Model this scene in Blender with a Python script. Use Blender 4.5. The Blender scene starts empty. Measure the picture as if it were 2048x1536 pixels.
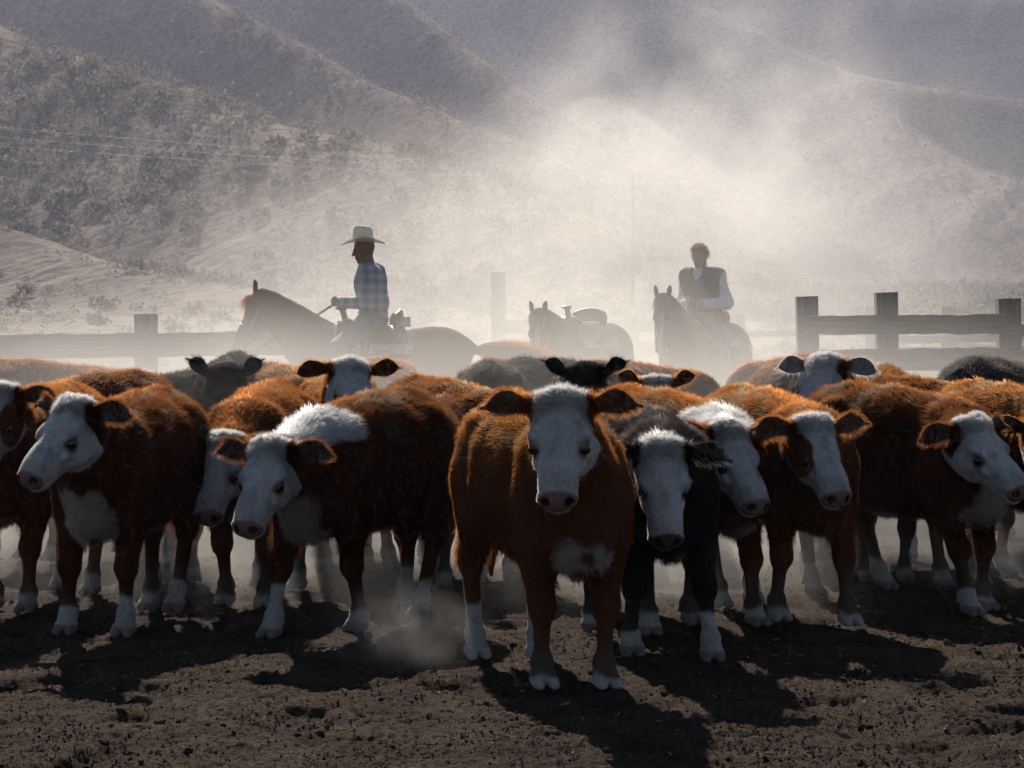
import bpy, math, random, time
import numpy as np
from mathutils import Vector, Matrix

T0 = time.time()
random.seed(7)
RNG = np.random.default_rng(11)
scene = bpy.context.scene
C = scene.collection
R = math.radians

# ------------------------------------------------------------------ camera
FPX = 5820.0                       # focal length in pixels of the 2048 wide photograph
CAM_H = 1.6
PITCH = math.atan((768 - 595) / FPX)
cam_data = bpy.data.cameras.new('camera')
cam_data.sensor_width = 36.0
cam_data.lens = 36.0 * FPX / 2048.0
cam_data.clip_start = 0.1
cam_data.clip_end = 5000
cam = bpy.data.objects.new('camera', cam_data)
C.objects.link(cam)
cam.location = (0, 0, CAM_H)
cam.rotation_euler = (math.pi / 2 - PITCH, 0, 0)
scene.camera = cam

# ------------------------------------------------------------------ sky, sun, exposure
SUN_EL, SUN_AZ = R(32), R(-10)     # azimuth measured from +Y (straight away from the camera) towards +X
SUN_DIR = Vector((math.sin(SUN_AZ) * math.cos(SUN_EL), math.cos(SUN_AZ) * math.cos(SUN_EL), math.sin(SUN_EL)))
world = bpy.data.worlds.new('World')
scene.world = world
world.use_nodes = True
wn = world.node_tree
bg = wn.nodes['Background']
sky_tex = wn.nodes.new('ShaderNodeTexSky')
sky_tex.sky_type = 'NISHITA'
sky_tex.sun_disc = False
sky_tex.sun_elevation = SUN_EL
sky_tex.sun_rotation = SUN_AZ
sky_tex.altitude = 2000
sky_tex.air_density = 1.0
sky_tex.dust_density = 0.4
wn.links.new(sky_tex.outputs[0], bg.inputs[0])
bg.inputs[1].default_value = 0.05

sun_data = bpy.data.lights.new('sun', 'SUN')
sun_data.energy = 5.0
sun_data.angle = R(0.53)
sun_data.color = (1.0, 0.94, 0.85)
sun = bpy.data.objects.new('sun', sun_data)
C.objects.link(sun)
sun.rotation_euler = SUN_DIR.to_track_quat('Z', 'Y').to_euler()
sun.location = (0, 0, 50)

vs = scene.view_settings
vs.view_transform = 'Standard'
vs.look = 'None'
vs.gamma = 1.0
vs.use_curve_mapping = False
vs.exposure = 0.80

scene.render.engine = 'CYCLES'
cy = scene.cycles
cy.max_bounces = 6
cy.diffuse_bounces = 3
cy.glossy_bounces = 2
cy.transmission_bounces = 5
cy.transparent_max_bounces = 6
cy.volume_bounces = 0
cy.volume_max_steps = 128
cy.use_denoising = True
cy.use_adaptive_sampling = True
cy.adaptive_threshold = 0.04
cy.adaptive_min_samples = 16
cy.caustics_reflective = False
cy.caustics_refractive = False
cy.sample_clamp_indirect = 4.0


# ------------------------------------------------------------------ helpers
def ray(px, py):
    """Direction through a point of the 2048x1536 photograph, with y component 1."""
    x, z = (px - 1024) / FPX, (768 - py) / FPX
    c, s = math.cos(PITCH), math.sin(PITCH)
    d = Vector((x, c + z * s, z * c - s))
    return d / d.y


def at(px, py, depth):
    return Vector((0, 0, CAM_H)) + ray(px, py) * depth


def on_ground(px, py, z=0.0):
    d = ray(px, py)
    return Vector((0, 0, CAM_H)) + d * ((z - CAM_H) / d.z)


def tag(o, label=None, cat=None, group=None, kind=None):
    for k, v in (('label', label), ('category', cat), ('group', group), ('kind', kind)):
        if v:
            o[k] = v
    return o


def empty(name, loc=(0, 0, 0), rz=0.0):
    o = bpy.data.objects.new(name, None)
    o.empty_display_size = 0.2
    C.objects.link(o)
    o.location = loc
    o.rotation_euler = (0, 0, rz)
    return o


def mesh_from(name, verts, faces, mat=None, parent=None, smooth=True):
    verts = np.asarray(verts, np.float32)
    faces = np.asarray(faces, np.int32)
    me = bpy.data.meshes.new(name)
    me.vertices.add(len(verts))
    me.vertices.foreach_set('co', verts.ravel())
    n, k = faces.shape
    me.loops.add(n * k)
    me.loops.foreach_set('vertex_index', faces.ravel())
    me.polygons.add(n)
    me.polygons.foreach_set('loop_start', np.arange(0, n * k, k, dtype=np.int32))
    me.polygons.foreach_set('use_smooth', np.full(n, smooth))
    me.update(calc_edges=True)
    if mat:
        me.materials.append(mat)
    o = bpy.data.objects.new(name, me)
    C.objects.link(o)
    if parent:
        o.parent = parent
    return o


def set_color(o, col, name='coat'):
    a = o.data.attributes.new(name, 'FLOAT_COLOR', 'POINT')
    c = np.ones((len(col), 4), np.float32)
    c[:, :3] = col
    a.data.foreach_set('color', c.ravel())


_NT = RNG.random((32, 32, 32)).astype(np.float32)


def vnoise(p, freq=1.0, seed=0):
    """Value noise in 0..1 at points p (n,3)."""
    q = np.asarray(p, np.float32) * freq + seed * 7.31
    i = np.floor(q).astype(np.int64)
    f = q - i
    f = f * f * (3 - 2 * f)
    i &= 31
    j = (i + 1) & 31
    a = _NT
    x0, y0, z0, x1, y1, z1 = i[..., 0], i[..., 1], i[..., 2], j[..., 0], j[..., 1], j[..., 2]
    fx, fy, fz = f[..., 0], f[..., 1], f[..., 2]
    c00 = a[x0, y0, z0] * (1 - fx) + a[x1, y0, z0] * fx
    c10 = a[x0, y1, z0] * (1 - fx) + a[x1, y1, z0] * fx
    c01 = a[x0, y0, z1] * (1 - fx) + a[x1, y0, z1] * fx
    c11 = a[x0, y1, z1] * (1 - fx) + a[x1, y1, z1] * fx
    return (c00 * (1 - fy) + c10 * fy) * (1 - fz) + (c01 * (1 - fy) + c11 * fy) * fz


def fbm(p, freq=1.0, octs=3, seed=0):
    s, a, t = 0.0, 1.0, 0.0
    for o in range(octs):
        s = s + a * vnoise(p, freq * 2 ** o, seed + o)
        t += a
        a *= 0.5
    return s / t


def sstep(a, b, x):
    t = np.clip((x - a) / (b - a), 0, 1)
    return t * t * (3 - 2 * t)


# ------------------------------------------------------------------ implicit bodies: one continuous skin from blended shapes
class Skin:
    def __init__(self, lo, hi, h, fine=None, hf=None):
        """Lattice over lo..hi with step h; inside the box fine = (lo, hi) the step is hf."""
        self.ax, self.h = [], h
        for k in range(3):
            a, b = float(lo[k]), float(hi[k])
            if fine is None:
                self.ax.append(np.arange(a, b + h, h, dtype=np.float32))
            else:
                f0, f1 = max(a, float(fine[0][k])), min(b, float(fine[1][k]))
                n0, n1, n2 = max(1, int((f0 - a) / h)), max(2, int((f1 - f0) / hf)), max(1, int((b - f1) / h))
                self.ax.append(np.concatenate([np.linspace(a, f0, n0, endpoint=False), np.linspace(f0, f1, n1, endpoint=False), np.linspace(f1, b, n2 + 1)]).astype(np.float32))
        self.n = [len(x) for x in self.ax]
        self.F = np.full(self.n, 1.0, np.float32)

    def _sub(self, lo, hi, pad):
        sl, ax = [], []
        for k in range(3):
            i0 = max(0, int(np.searchsorted(self.ax[k], lo[k] - pad)) - 1)
            i1 = min(self.n[k], int(np.searchsorted(self.ax[k], hi[k] + pad)) + 1)
            if i1 <= i0:
                return None, None
            sl.append(slice(i0, i1))
            ax.append(self.ax[k][i0:i1])
        X, Y, Z = np.meshgrid(*ax, indexing='ij')
        return tuple(sl), (X, Y, Z)

    def _blend(self, sl, d, k, op):
        a = self.F[sl]
        if op == 'add':
            if k <= 0:
                self.F[sl] = np.minimum(a, d)
            else:
                t = np.maximum(k - np.abs(a - d), 0) / k
                self.F[sl] = np.minimum(a, d) - t * t * k * 0.25
        else:
            d = -d
            t = np.maximum(k - np.abs(a - d), 0) / max(k, 1e-6)
            self.F[sl] = np.maximum(a, d) + t * t * k * 0.25

    def cone(self, a, b, ra, rb, k=0.03, op='add'):
        """Tapered capsule."""
        a, b = np.array(a, np.float32), np.array(b, np.float32)
        rm = max(ra, rb)
        sl, g = self._sub(np.minimum(a, b) - rm, np.maximum(a, b) + rm, k + 3 * self.h)
        if sl is None:
            return
        ab = b - a
        L = float(ab @ ab) + 1e-9
        X, Y, Z = g
        t = np.clip(((X - a[0]) * ab[0] + (Y - a[1]) * ab[1] + (Z - a[2]) * ab[2]) / L, 0, 1)
        d = np.sqrt((X - a[0] - t * ab[0]) ** 2 + (Y - a[1] - t * ab[1]) ** 2 + (Z - a[2] - t * ab[2]) ** 2) - (ra + (rb - ra) * t)
        self._blend(sl, d, k, op)

    def chain(self, pts, rad, k=0.03):
        for i in range(len(pts) - 1):
            self.cone(pts[i], pts[i + 1], rad[i], rad[i + 1], k)

    def ell(self, c, r, k=0.05, M=None, op='add'):
        """Ellipsoid; rows of M are its own axes."""
        c, r = np.array(c, np.float32), np.array(r, np.float32)
        M = np.eye(3, dtype=np.float32) if M is None else np.array(M, np.float32)
        ext = np.sqrt(((M * r[:, None]) ** 2).sum(0))
        sl, g = self._sub(c - ext, c + ext, k + 3 * self.h)
        if sl is None:
            return
        X, Y, Z = g[0] - c[0], g[1] - c[1], g[2] - c[2]
        q = [M[i, 0] * X + M[i, 1] * Y + M[i, 2] * Z for i in range(3)]
        k0 = np.sqrt(sum((q[i] / r[i]) ** 2 for i in range(3)))
        k1 = np.sqrt(sum((q[i] / r[i] ** 2) ** 2 for i in range(3)))
        d = np.where(k1 > 1e-6, k0 * (k0 - 1) / np.maximum(k1, 1e-6), -r.min())
        self._blend(sl, d, k, op)

    def floor(self, z=0.0):
        Z = self.ax[2]
        self.F = np.maximum(self.F, (z - Z)[None, None, :])

    def mesh(self):
        F = self.F
        F[0], F[-1] = 1, 1
        F[:, 0], F[:, -1] = 1, 1
        F[:, :, 0], F[:, :, -1] = 1, 1
        S = F < 0
        nx, ny, nz = F.shape
        cnt = np.zeros((nx - 1, ny - 1, nz - 1), np.int8)
        for dx in (0, 1):
            for dy in (0, 1):
                for dz in (0, 1):
                    cnt += S[dx:nx - 1 + dx, dy:ny - 1 + dy, dz:nz - 1 + dz]
        act = (cnt > 0) & (cnt < 8)
        ci = np.argwhere(act)
        idx = np.full(act.shape, -1, np.int32)
        idx[act] = np.arange(len(ci), dtype=np.int32)
        acc = np.zeros((len(ci), 3), np.float32)
        num = np.zeros(len(ci), np.float32)
        corners = [(0, 0, 0), (1, 0, 0), (0, 1, 0), (1, 1, 0), (0, 0, 1), (1, 0, 1), (0, 1, 1), (1, 1, 1)]
        vals = np.stack([F[ci[:, 0] + a, ci[:, 1] + b, ci[:, 2] + c] for a, b, c in corners], 1)
        for i in range(8):
            for j in range(i + 1, 8):
                df = [corners[j][k] - corners[i][k] for k in range(3)]
                if sum(abs(x) for x in df) != 1:
                    continue
                a, b = vals[:, i], vals[:, j]
                m = (a < 0) != (b < 0)
                t = np.where(m, a / np.where(m, a - b, 1), 0)
                for k in range(3):
                    acc[:, k] += np.where(m, corners[i][k] + t * df[k], 0)
                num += m
        acc /= num[:, None]
        V = np.stack([self.ax[k][ci[:, k]] + acc[:, k] * (self.ax[k][ci[:, k] + 1] - self.ax[k][ci[:, k]]) for k in range(3)], 1)
        quads = []
        for ax in range(3):
            s0 = [slice(1, -1)] * 3
            s0[ax] = slice(0, -1)
            s1 = list(s0)
            s1[ax] = slice(1, None)
            A, B = S[tuple(s0)], S[tuple(s1)]
            e = np.argwhere(A != B)
            flip = A[tuple(e.T)]
            off = np.ones(3, int)
            off[ax] = 0
            e = e + off
            u, v = (ax + 1) % 3, (ax + 2) % 3
            def cell(du, dv):
                q = e.copy()
                q[:, u] -= du
                q[:, v] -= dv
                return idx[q[:, 0], q[:, 1], q[:, 2]]
            q = np.stack([cell(1, 1), cell(0, 1), cell(0, 0), cell(1, 0)], 1)
            q[~flip] = q[~flip][:, ::-1]
            quads.append(q)
        Q = np.concatenate(quads)
        # one gentle relaxing pass evens out the lattice steps
        E = np.concatenate([Q[:, [0, 1]], Q[:, [1, 2]], Q[:, [2, 3]], Q[:, [3, 0]]])
        s = np.zeros_like(V)
        n = np.zeros(len(V), np.float32)
        for k in range(3):
            s[:, k] = np.bincount(E[:, 0], V[E[:, 1], k], len(V)) + np.bincount(E[:, 1], V[E[:, 0], k], len(V))
        n = np.bincount(E[:, 0], minlength=len(V)) + np.bincount(E[:, 1], minlength=len(V))
        V = V * 0.5 + 0.5 * s / np.maximum(n, 1)[:, None]
        return V.astype(np.float32), Q


def face_normals(V, Q):
    a, b = V[Q[:, 2]] - V[Q[:, 0]], V[Q[:, 3]] - V[Q[:, 1]]
    n = np.cross(a, b)
    ar = np.linalg.norm(n, axis=1)
    return n / np.maximum(ar, 1e-9)[:, None], ar * 0.5


def vert_normals(V, Q):
    n, ar = face_normals(V, Q)
    N = np.zeros_like(V)
    for c in range(4):
        for k in range(3):
            N[:, k] += np.bincount(Q[:, c], n[:, k] * ar, len(V))
    return N / np.maximum(np.linalg.norm(N, axis=1), 1e-9)[:, None]


def unit(v):
    return v / np.maximum(np.linalg.norm(v, axis=-1, keepdims=True), 1e-9)


def strands(name, P, rad, col, mat, parent):
    """Hair: P (n, k, 3) strand points, rad root radius (n,), col (n,3)."""
    n, k = P.shape[:2]
    h = bpy.data.hair_curves.new(name)
    h.add_curves([k] * n)
    h.points.foreach_set('position', P.astype(np.float32).ravel())
    taper = np.linspace(1, 0.15, k)[None, :]
    h.points.foreach_set('radius', (np.asarray(rad)[:, None] * taper).astype(np.float32).ravel())
    a = h.attributes.new('coat', 'FLOAT_COLOR', 'CURVE')
    c = np.ones((n, 4), np.float32)
    c[:, :3] = col
    a.data.foreach_set('color', c.ravel())
    h.materials.append(mat)
    o = bpy.data.objects.new(name, h)
    C.objects.link(o)
    if parent:
        o.parent = parent
    return o


def sunbleach(c):
    """Hair tips are a little more golden than the hide under them."""
    k = sstep(0.5, 0.8, 1 - c.min(1) / np.maximum(c.max(1), 1e-4))
    return c * np.stack([np.ones(len(c)), 1 + 0.40 * k, 1 + 0.2 * k], 1)


def grow_coat(V, Q, N, col, length, lay, count, view_dir, rise=0.55, frizz=0.35, width=0.0011, weight=None, name='coat', mat=None, parent=None):
    """Short hairs over a skin; view_dir thins out the side that cannot be seen from near the camera."""
    fn, ar = face_normals(V, Q)
    w = ar.copy()
    if view_dir is not None:
        w *= np.where(fn @ view_dir > -0.55, 1.0, 0.12)
    if weight is not None:
        w *= weight[Q].mean(1)
    cum = np.cumsum(w)
    f = np.searchsorted(cum, RNG.random(count) * cum[-1]).clip(0, len(Q) - 1)
    bu, bv = RNG.random((2, count, 1)).astype(np.float32)
    q = Q[f]
    def mixv(A):
        A = A if A.ndim == 2 else A[:, None]
        return (A[q[:, 0]] * (1 - bu) + A[q[:, 1]] * bu) * (1 - bv) + (A[q[:, 3]] * (1 - bu) + A[q[:, 2]] * bu) * bv
    p, n, c, L, g = mixv(V), unit(mixv(N)), mixv(col), mixv(length)[:, 0], mixv(lay)
    g = g - n * (g * n).sum(1, keepdims=True)
    g = unit(g)
    L = L * (0.5 + 0.8 * RNG.random(count)) * (0.65 + 0.7 * vnoise(p, 30, 4))
    # clumps: neighbouring hairs lean the same way
    if hasattr(rise, '__len__'):
        wild = mixv(rise)
        rise, frizz = 0.26 + 0.34 * wild, 0.14 + 0.24 * wild
    cl = np.stack([vnoise(p, 22, s) - 0.5 for s in (1, 2, 3)], 1) * 2.2 * frizz
    rn = (RNG.random((count, 3)) - 0.5) * 1.3 * frizz
    d = unit(n * rise + g * (1 - rise) + cl + rn)
    d = unit(np.where(((d * n).sum(1) < 0.12)[:, None], d + 0.4 * n, d))
    p1 = p + d * (L * 0.45)[:, None]
    d2 = unit(d * 0.7 + g * 0.5 + rn * 0.8)
    p2 = p1 + d2 * (L * 0.55)[:, None]
    P = np.stack([p - n * 0.002, p1, p2], 1)
    tuft = fbm(p, 26, 2, 6)[:, None]
    shade = (0.75 + 0.5 * RNG.random((count, 1))) * (0.78 + 0.44 * tuft)
    c = sunbleach(c)
    return strands(name, P, np.full(count, width), np.clip(c * shade, 0, 1), mat, parent)


# ------------------------------------------------------------------ materials
def new_mat(name):
    m = bpy.data.materials.new(name)
    m.use_nodes = True
    nt = m.node_tree
    return m, nt, nt.nodes['Principled BSDF']


def noise_node(nt, scale, detail=4, rough=0.55, coord='Object', dist=0.0):
    tc = nt.nodes.new('ShaderNodeTexCoord')
    n = nt.nodes.new('ShaderNodeTexNoise')
    n.inputs['Scale'].default_value = scale
    n.inputs['Detail'].default_value = detail
    n.inputs['Roughness'].default_value = rough
    n.inputs['Distortion'].default_value = dist
    nt.links.new(tc.outputs[coord], n.inputs['Vector'])
    return n


def ramp(nt, src, stops):
    r = nt.nodes.new('ShaderNodeValToRGB')
    e = r.color_ramp.elements
    while len(e) < len(stops):
        e.new(0.5)
    for i, (p, c) in enumerate(stops):
        e[i].position = p
        e[i].color = (*c, 1) if len(c) == 3 else c
    nt.links.new(src, r.inputs[0])
    return r


def bump(nt, bsdf, height, strength, dist):
    b = nt.nodes.new('ShaderNodeBump')
    b.inputs['Strength'].default_value = strength
    b.inputs['Distance'].default_value = dist
    nt.links.new(height, b.inputs['Height'])
    nt.links.new(b.outputs[0], bsdf.inputs['Normal'])
    return b


def plain_mat(name, col, rough=0.7, var=0.25, scale=12, bmp=0.3, bdist=0.004, spec=0.3, metal=0.0):
    m, nt, b = new_mat(name)
    n = noise_node(nt, scale, 5)
    lo, hi = [max(0, c * (1 - var)) for c in col], [min(1, c * (1 + var)) for c in col]
    r = ramp(nt, n.outputs[0], [(0.3, lo), (0.7, hi)])
    nt.links.new(r.outputs[0], b.inputs['Base Color'])
    b.inputs['Roughness'].default_value = rough
    b.inputs['Specular IOR Level'].default_value = spec
    b.inputs['Metallic'].default_value = metal
    if bmp:
        bump(nt, b, n.outputs[0], bmp, bdist)
    return m


def skin_coat_mat(name):
    """Hide under the hair: coat colour from the animal's own markings, fine hair relief."""
    m, nt, b = new_mat(name)
    a = nt.nodes.new('ShaderNodeAttribute')
    a.attribute_name = 'coat'
    n = noise_node(nt, 60, 4, 0.6)
    mx = nt.nodes.new('ShaderNodeMix')
    mx.data_type = 'RGBA'
    mx.blend_type = 'MULTIPLY'
    mx.inputs[0].default_value = 1.0
    r = ramp(nt, n.outputs[0], [(0.3, (0.75, 0.75, 0.75)), (0.7, (1.1, 1.1, 1.1))])
    nt.links.new(a.outputs['Color'], mx.inputs[6])
    nt.links.new(r.outputs[0], mx.inputs[7])
    nt.links.new(mx.outputs[2], b.inputs['Base Color'])
    b.inputs['Roughness'].default_value = 0.85
    b.inputs['Specular IOR Level'].default_value = 0.03
    n2 = noise_node(nt, 170, 3, 0.6)
    bump(nt, b, n2.outputs[0], 0.5, 0.006)
    return m


def hair_mat(name, trans=0.55, gloss=0.12):
    """Translucent strands that light up when the sun is behind them."""
    m = bpy.data.materials.new(name)
    m.use_nodes = True
    nt = m.node_tree
    nt.nodes.remove(nt.nodes['Principled BSDF'])
    out = nt.nodes['Material Output']
    a = nt.nodes.new('ShaderNodeAttribute')
    a.attribute_name = 'coat'
    df, tr, gl = nt.nodes.new('ShaderNodeBsdfDiffuse'), nt.nodes.new('ShaderNodeBsdfHair'), nt.nodes.new('ShaderNodeBsdfHair')
    tr.component, gl.component = 'Transmission', 'Reflection'
    tr.inputs['RoughnessU'].default_value = 0.42
    tr.inputs['RoughnessV'].default_value = 0.75
    gl.inputs['RoughnessU'].default_value = 0.28
    gl.inputs['RoughnessV'].default_value = 0.6
    def lift(k, top):
        # light that passes along a strand is stronger and more golden than light bounced off the coat
        mu, mi = nt.nodes.new('ShaderNodeVectorMath'), nt.nodes.new('ShaderNodeVectorMath')
        mu.operation, mi.operation = 'MULTIPLY', 'MINIMUM'
        mu.inputs[1].default_value = (k, k, k)
        mi.inputs[1].default_value = (top, top * 0.98, top * 0.95)
        nt.links.new(a.outputs['Color'], mu.inputs[0])
        nt.links.new(mu.outputs[0], mi.inputs[0])
        return mi
    gm, g2 = lift(5.8, 0.85), lift(2.6, 0.45)
    nt.links.new(a.outputs['Color'], df.inputs[0])
    nt.links.new(gm.outputs[0], tr.inputs[0])
    nt.links.new(g2.outputs[0], gl.inputs[0])
    m1, m2 = nt.nodes.new('ShaderNodeMixShader'), nt.nodes.new('ShaderNodeMixShader')
    m1.inputs[0].default_value = trans
    m2.inputs[0].default_value = gloss
    nt.links.new(df.outputs[0], m1.inputs[1])
    nt.links.new(tr.outputs[0], m1.inputs[2])
    nt.links.new(m1.outputs[0], m2.inputs[1])
    nt.links.new(gl.outputs[0], m2.inputs[2])
    nt.links.new(m2.outputs[0], out.inputs[0])
    return m


M_HIDE = skin_coat_mat('hide')
M_HAIR = hair_mat('animal_hair')
M_EYE, _nt, _b = new_mat('wet_dark_eye')
_b.inputs['Base Color'].default_value = (0.012, 0.008, 0.006, 1)
_b.inputs['Roughness'].default_value = 0.08
# ------------------------------------------------------------------ ground
def axis(parts):
    out = [parts[0][0]]
    for a, b, n, g in parts:
        t = np.linspace(0, 1, n + 1)[1:]
        t = (np.exp(g * t) - 1) / (math.exp(g) - 1) if g else t
        out.extend(list(a + (b - a) * t))
    return np.array(out, np.float32)


def grid_faces(nx, ny):
    i, j = np.meshgrid(np.arange(nx - 1), np.arange(ny - 1), indexing='ij')
    a = (i * ny + j).ravel()
    return np.stack([a, a + ny, a + ny + 1, a + 1], 1)


def churn(P):
    """Trampled corral dirt: hoof pits, lumps and crumbs."""
    a = fbm(P, 1.3, 3, 3) - 0.5
    b = fbm(P, 8.0, 3, 8)
    c = np.abs(fbm(P, 19.0, 3, 21) - 0.5) * 2
    d = fbm(P, 46.0, 2, 30) - 0.5
    pits = sstep(0.56, 0.78, vnoise(P, 4.4, 40))
    return a * 0.045 + (b - 0.5) * 0.030 + (0.45 - c) * 0.030 + d * 0.030 - pits * 0.038


gx = axis([(-700, -60, 10, -2.5), (-60, -3.6, 44, -2.2), (-3.6, 3.6, 660, 0), (3.6, 60, 44, 2.2), (60, 700, 10, 2.5)])
gy = axis([(-60, 9.3, 24, -1.5), (9.3, 14.5, 280, 0.6), (14.5, 30, 150, 1.6), (30, 130, 60, 1.6), (130, 1400, 20, 2.0)])
GX, GY = np.meshgrid(gx, gy, indexing='ij')
P = np.stack([GX.ravel(), GY.ravel(), np.zeros(GX.size)], 1).astype(np.float32)
amp = (1 - sstep(30, 60, np.hypot(P[:, 0], P[:, 1])))
P[:, 2] = churn(P) * amp - 0.012
ground_z = lambda x, y: float(churn(np.array([[x, y, 0.0]], np.float32))[0] - 0.012)

m_dirt, nt, b = new_mat('trampled_dirt')
n1, n2, n3 = noise_node(nt, 3.0, 5), noise_node(nt, 70, 5, 0.65), noise_node(nt, 18, 4)
r1 = ramp(nt, n1.outputs[0], [(0.3, (0.027, 0.0175, 0.0120)), (0.7, (0.062, 0.0420, 0.0295))])
r2 = ramp(nt, n2.outputs[0], [(0.30, (0.45, 0.45, 0.45)), (0.52, (1, 1, 1)), (0.72, (1.9, 1.85, 1.75))])
mx = nt.nodes.new('ShaderNodeMix')
mx.data_type, mx.blend_type = 'RGBA', 'MULTIPLY'
mx.inputs[0].default_value = 1
nt.links.new(r1.outputs[0], mx.inputs[6])
nt.links.new(r2.outputs[0], mx.inputs[7])
nt.links.new(mx.outputs[2], b.inputs['Base Color'])
b.inputs['Roughness'].default_value = 0.95
b.inputs['Specular IOR Level'].default_value = 0.02
bump(nt, b, n2.outputs[0], 1.0, 0.016)
ground = tag(mesh_from('ground', P, grid_faces(len(gx), len(gy)), m_dirt), kind='structure')

# clods and crumbs of dirt, too many to count
def ico():
    t = (1 + 5 ** 0.5) / 2
    v = unit(np.array([(-1, t, 0), (1, t, 0), (-1, -t, 0), (1, -t, 0), (0, -1, t), (0, 1, t), (0, -1, -t), (0, 1, -t), (t, 0, -1), (t, 0, 1), (-t, 0, -1), (-t, 0, 1)], float))
    f = [(0, 11, 5), (0, 5, 1), (0, 1, 7), (0, 7, 10), (0, 10, 11), (1, 5, 9), (5, 11, 4), (11, 10, 2), (10, 7, 6), (7, 1, 8), (3, 9, 4), (3, 4, 2), (3, 2, 6), (3, 6, 8), (3, 8, 9), (4, 9, 5), (2, 4, 11), (6, 2, 10), (8, 6, 7), (9, 8, 1)]
    return v, np.array(f)


iv, iff = ico()
nc = 16000
cyy = 9.2 + 9.0 * RNG.random(nc) ** 1.5
cxx = (RNG.random(nc) - 0.5) * 2 * 0.21 * cyy
ckeep = RNG.random(nc) < sstep(0.40, 0.66, fbm(np.stack([cxx, cyy * 0.8, cxx * 0], 1), 2.2, 3, 77))
cxx, cyy = cxx[ckeep], cyy[ckeep]
nc = len(cxx)
csz = 0.0025 + 0.004 * RNG.random(nc) ** 2 + 0.016 * RNG.random(nc) ** 16
cp = np.stack([cxx, cyy, np.zeros(nc)], 1).astype(np.float32)
cp[:, 2] = churn(cp) - 0.012 + csz * 0.25
cv = cp[:, None, :] + iv[None] * csz[:, None, None] * (0.55 + 0.8 * RNG.random((nc, 12, 1))) * np.array((1.15, 1.0, 0.75))
cf = (iff[None] + 12 * np.arange(nc)[:, None, None]).reshape(-1, 3)
tag(mesh_from('dirt_clods', cv.reshape(-1, 3), cf, m_dirt, smooth=False), 'dark crumbs and clods of dirt strewn over the trampled corral floor', 'dirt', kind='stuff')

# finer crumbs, eight faces each
nk = 26000
ky = 9.3 + 4.6 * RNG.random(nk) ** 1.35
kx = (RNG.random(nk) - 0.5) * 2 * 0.195 * ky
kk = RNG.random(nk) < 0.15 + 0.85 * sstep(0.40, 0.60, fbm(np.stack([kx, ky * 0.8, kx * 0], 1), 3.4, 3, 78))
kx, ky = kx[kk], ky[kk]
nk = len(kx)
kp = np.stack([kx, ky, np.zeros(nk)], 1).astype(np.float32)
ks = 0.0018 + 0.0045 * RNG.random(nk) ** 2.5
kp[:, 2] = churn(kp) - 0.012 + ks * 0.5
ov = np.array([(1, 0, 0), (-1, 0, 0), (0, 1, 0), (0, -1, 0), (0, 0, 1), (0, 0, -1)], float)
of = np.array([(0, 2, 4), (2, 1, 4), (1, 3, 4), (3, 0, 4), (2, 0, 5), (1, 2, 5), (3, 1, 5), (0, 3, 5)])
kv = kp[:, None, :] + ov[None] * ks[:, None, None] * (0.6 + 0.9 * RNG.random((nk, 6, 1))) + (RNG.random((nk, 6, 3)) - 0.5) * ks[:, None, None] * 0.9
tag(mesh_from('dirt_crumbs', kv.reshape(-1, 3), (of[None] + 6 * np.arange(nk)[:, None, None]).reshape(-1, 3), m_dirt, smooth=False), 'fine crumbs of loose dark dirt across the foreground', 'dirt', kind='stuff')

# chopped straw
m_straw = plain_mat('dry_straw', (0.20, 0.165, 0.115), 0.8, 0.3, 30, 0)
ns = 420
sy = 9.3 + 7 * RNG.random(ns) ** 1.4
sx = (RNG.random(ns) - 0.5) * 2 * 0.2 * sy
sp = np.stack([sx, sy, np.zeros(ns)], 1).astype(np.float32)
sp[:, 2] = churn(sp) - 0.002
an = RNG.random(ns) * math.tau
sl = 0.007 + 0.018 * RNG.random(ns) ** 2
dv = np.stack([np.cos(an), np.sin(an), (RNG.random(ns) - 0.3) * 0.8], 1) * sl[:, None]
wv = np.stack([-np.sin(an), np.cos(an), np.zeros(ns)], 1) * 0.0018
sv = np.stack([sp - dv - wv, sp - dv + wv, sp + dv + wv, sp + dv - wv, sp - dv + np.array((0, 0, 0.003)), sp + dv + np.array((0, 0, 0.003))], 1)
sf = np.array([[0, 1, 2, 3], [0, 4, 5, 3], [1, 4, 5, 2]])
sfa = (sf[None] + 6 * np.arange(ns)[:, None, None]).reshape(-1, 4)
tag(mesh_from('straw', sv.reshape(-1, 3), sfa, m_straw, smooth=False), 'pale bits of chopped straw scattered over the dirt', 'straw', kind='stuff')

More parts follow.
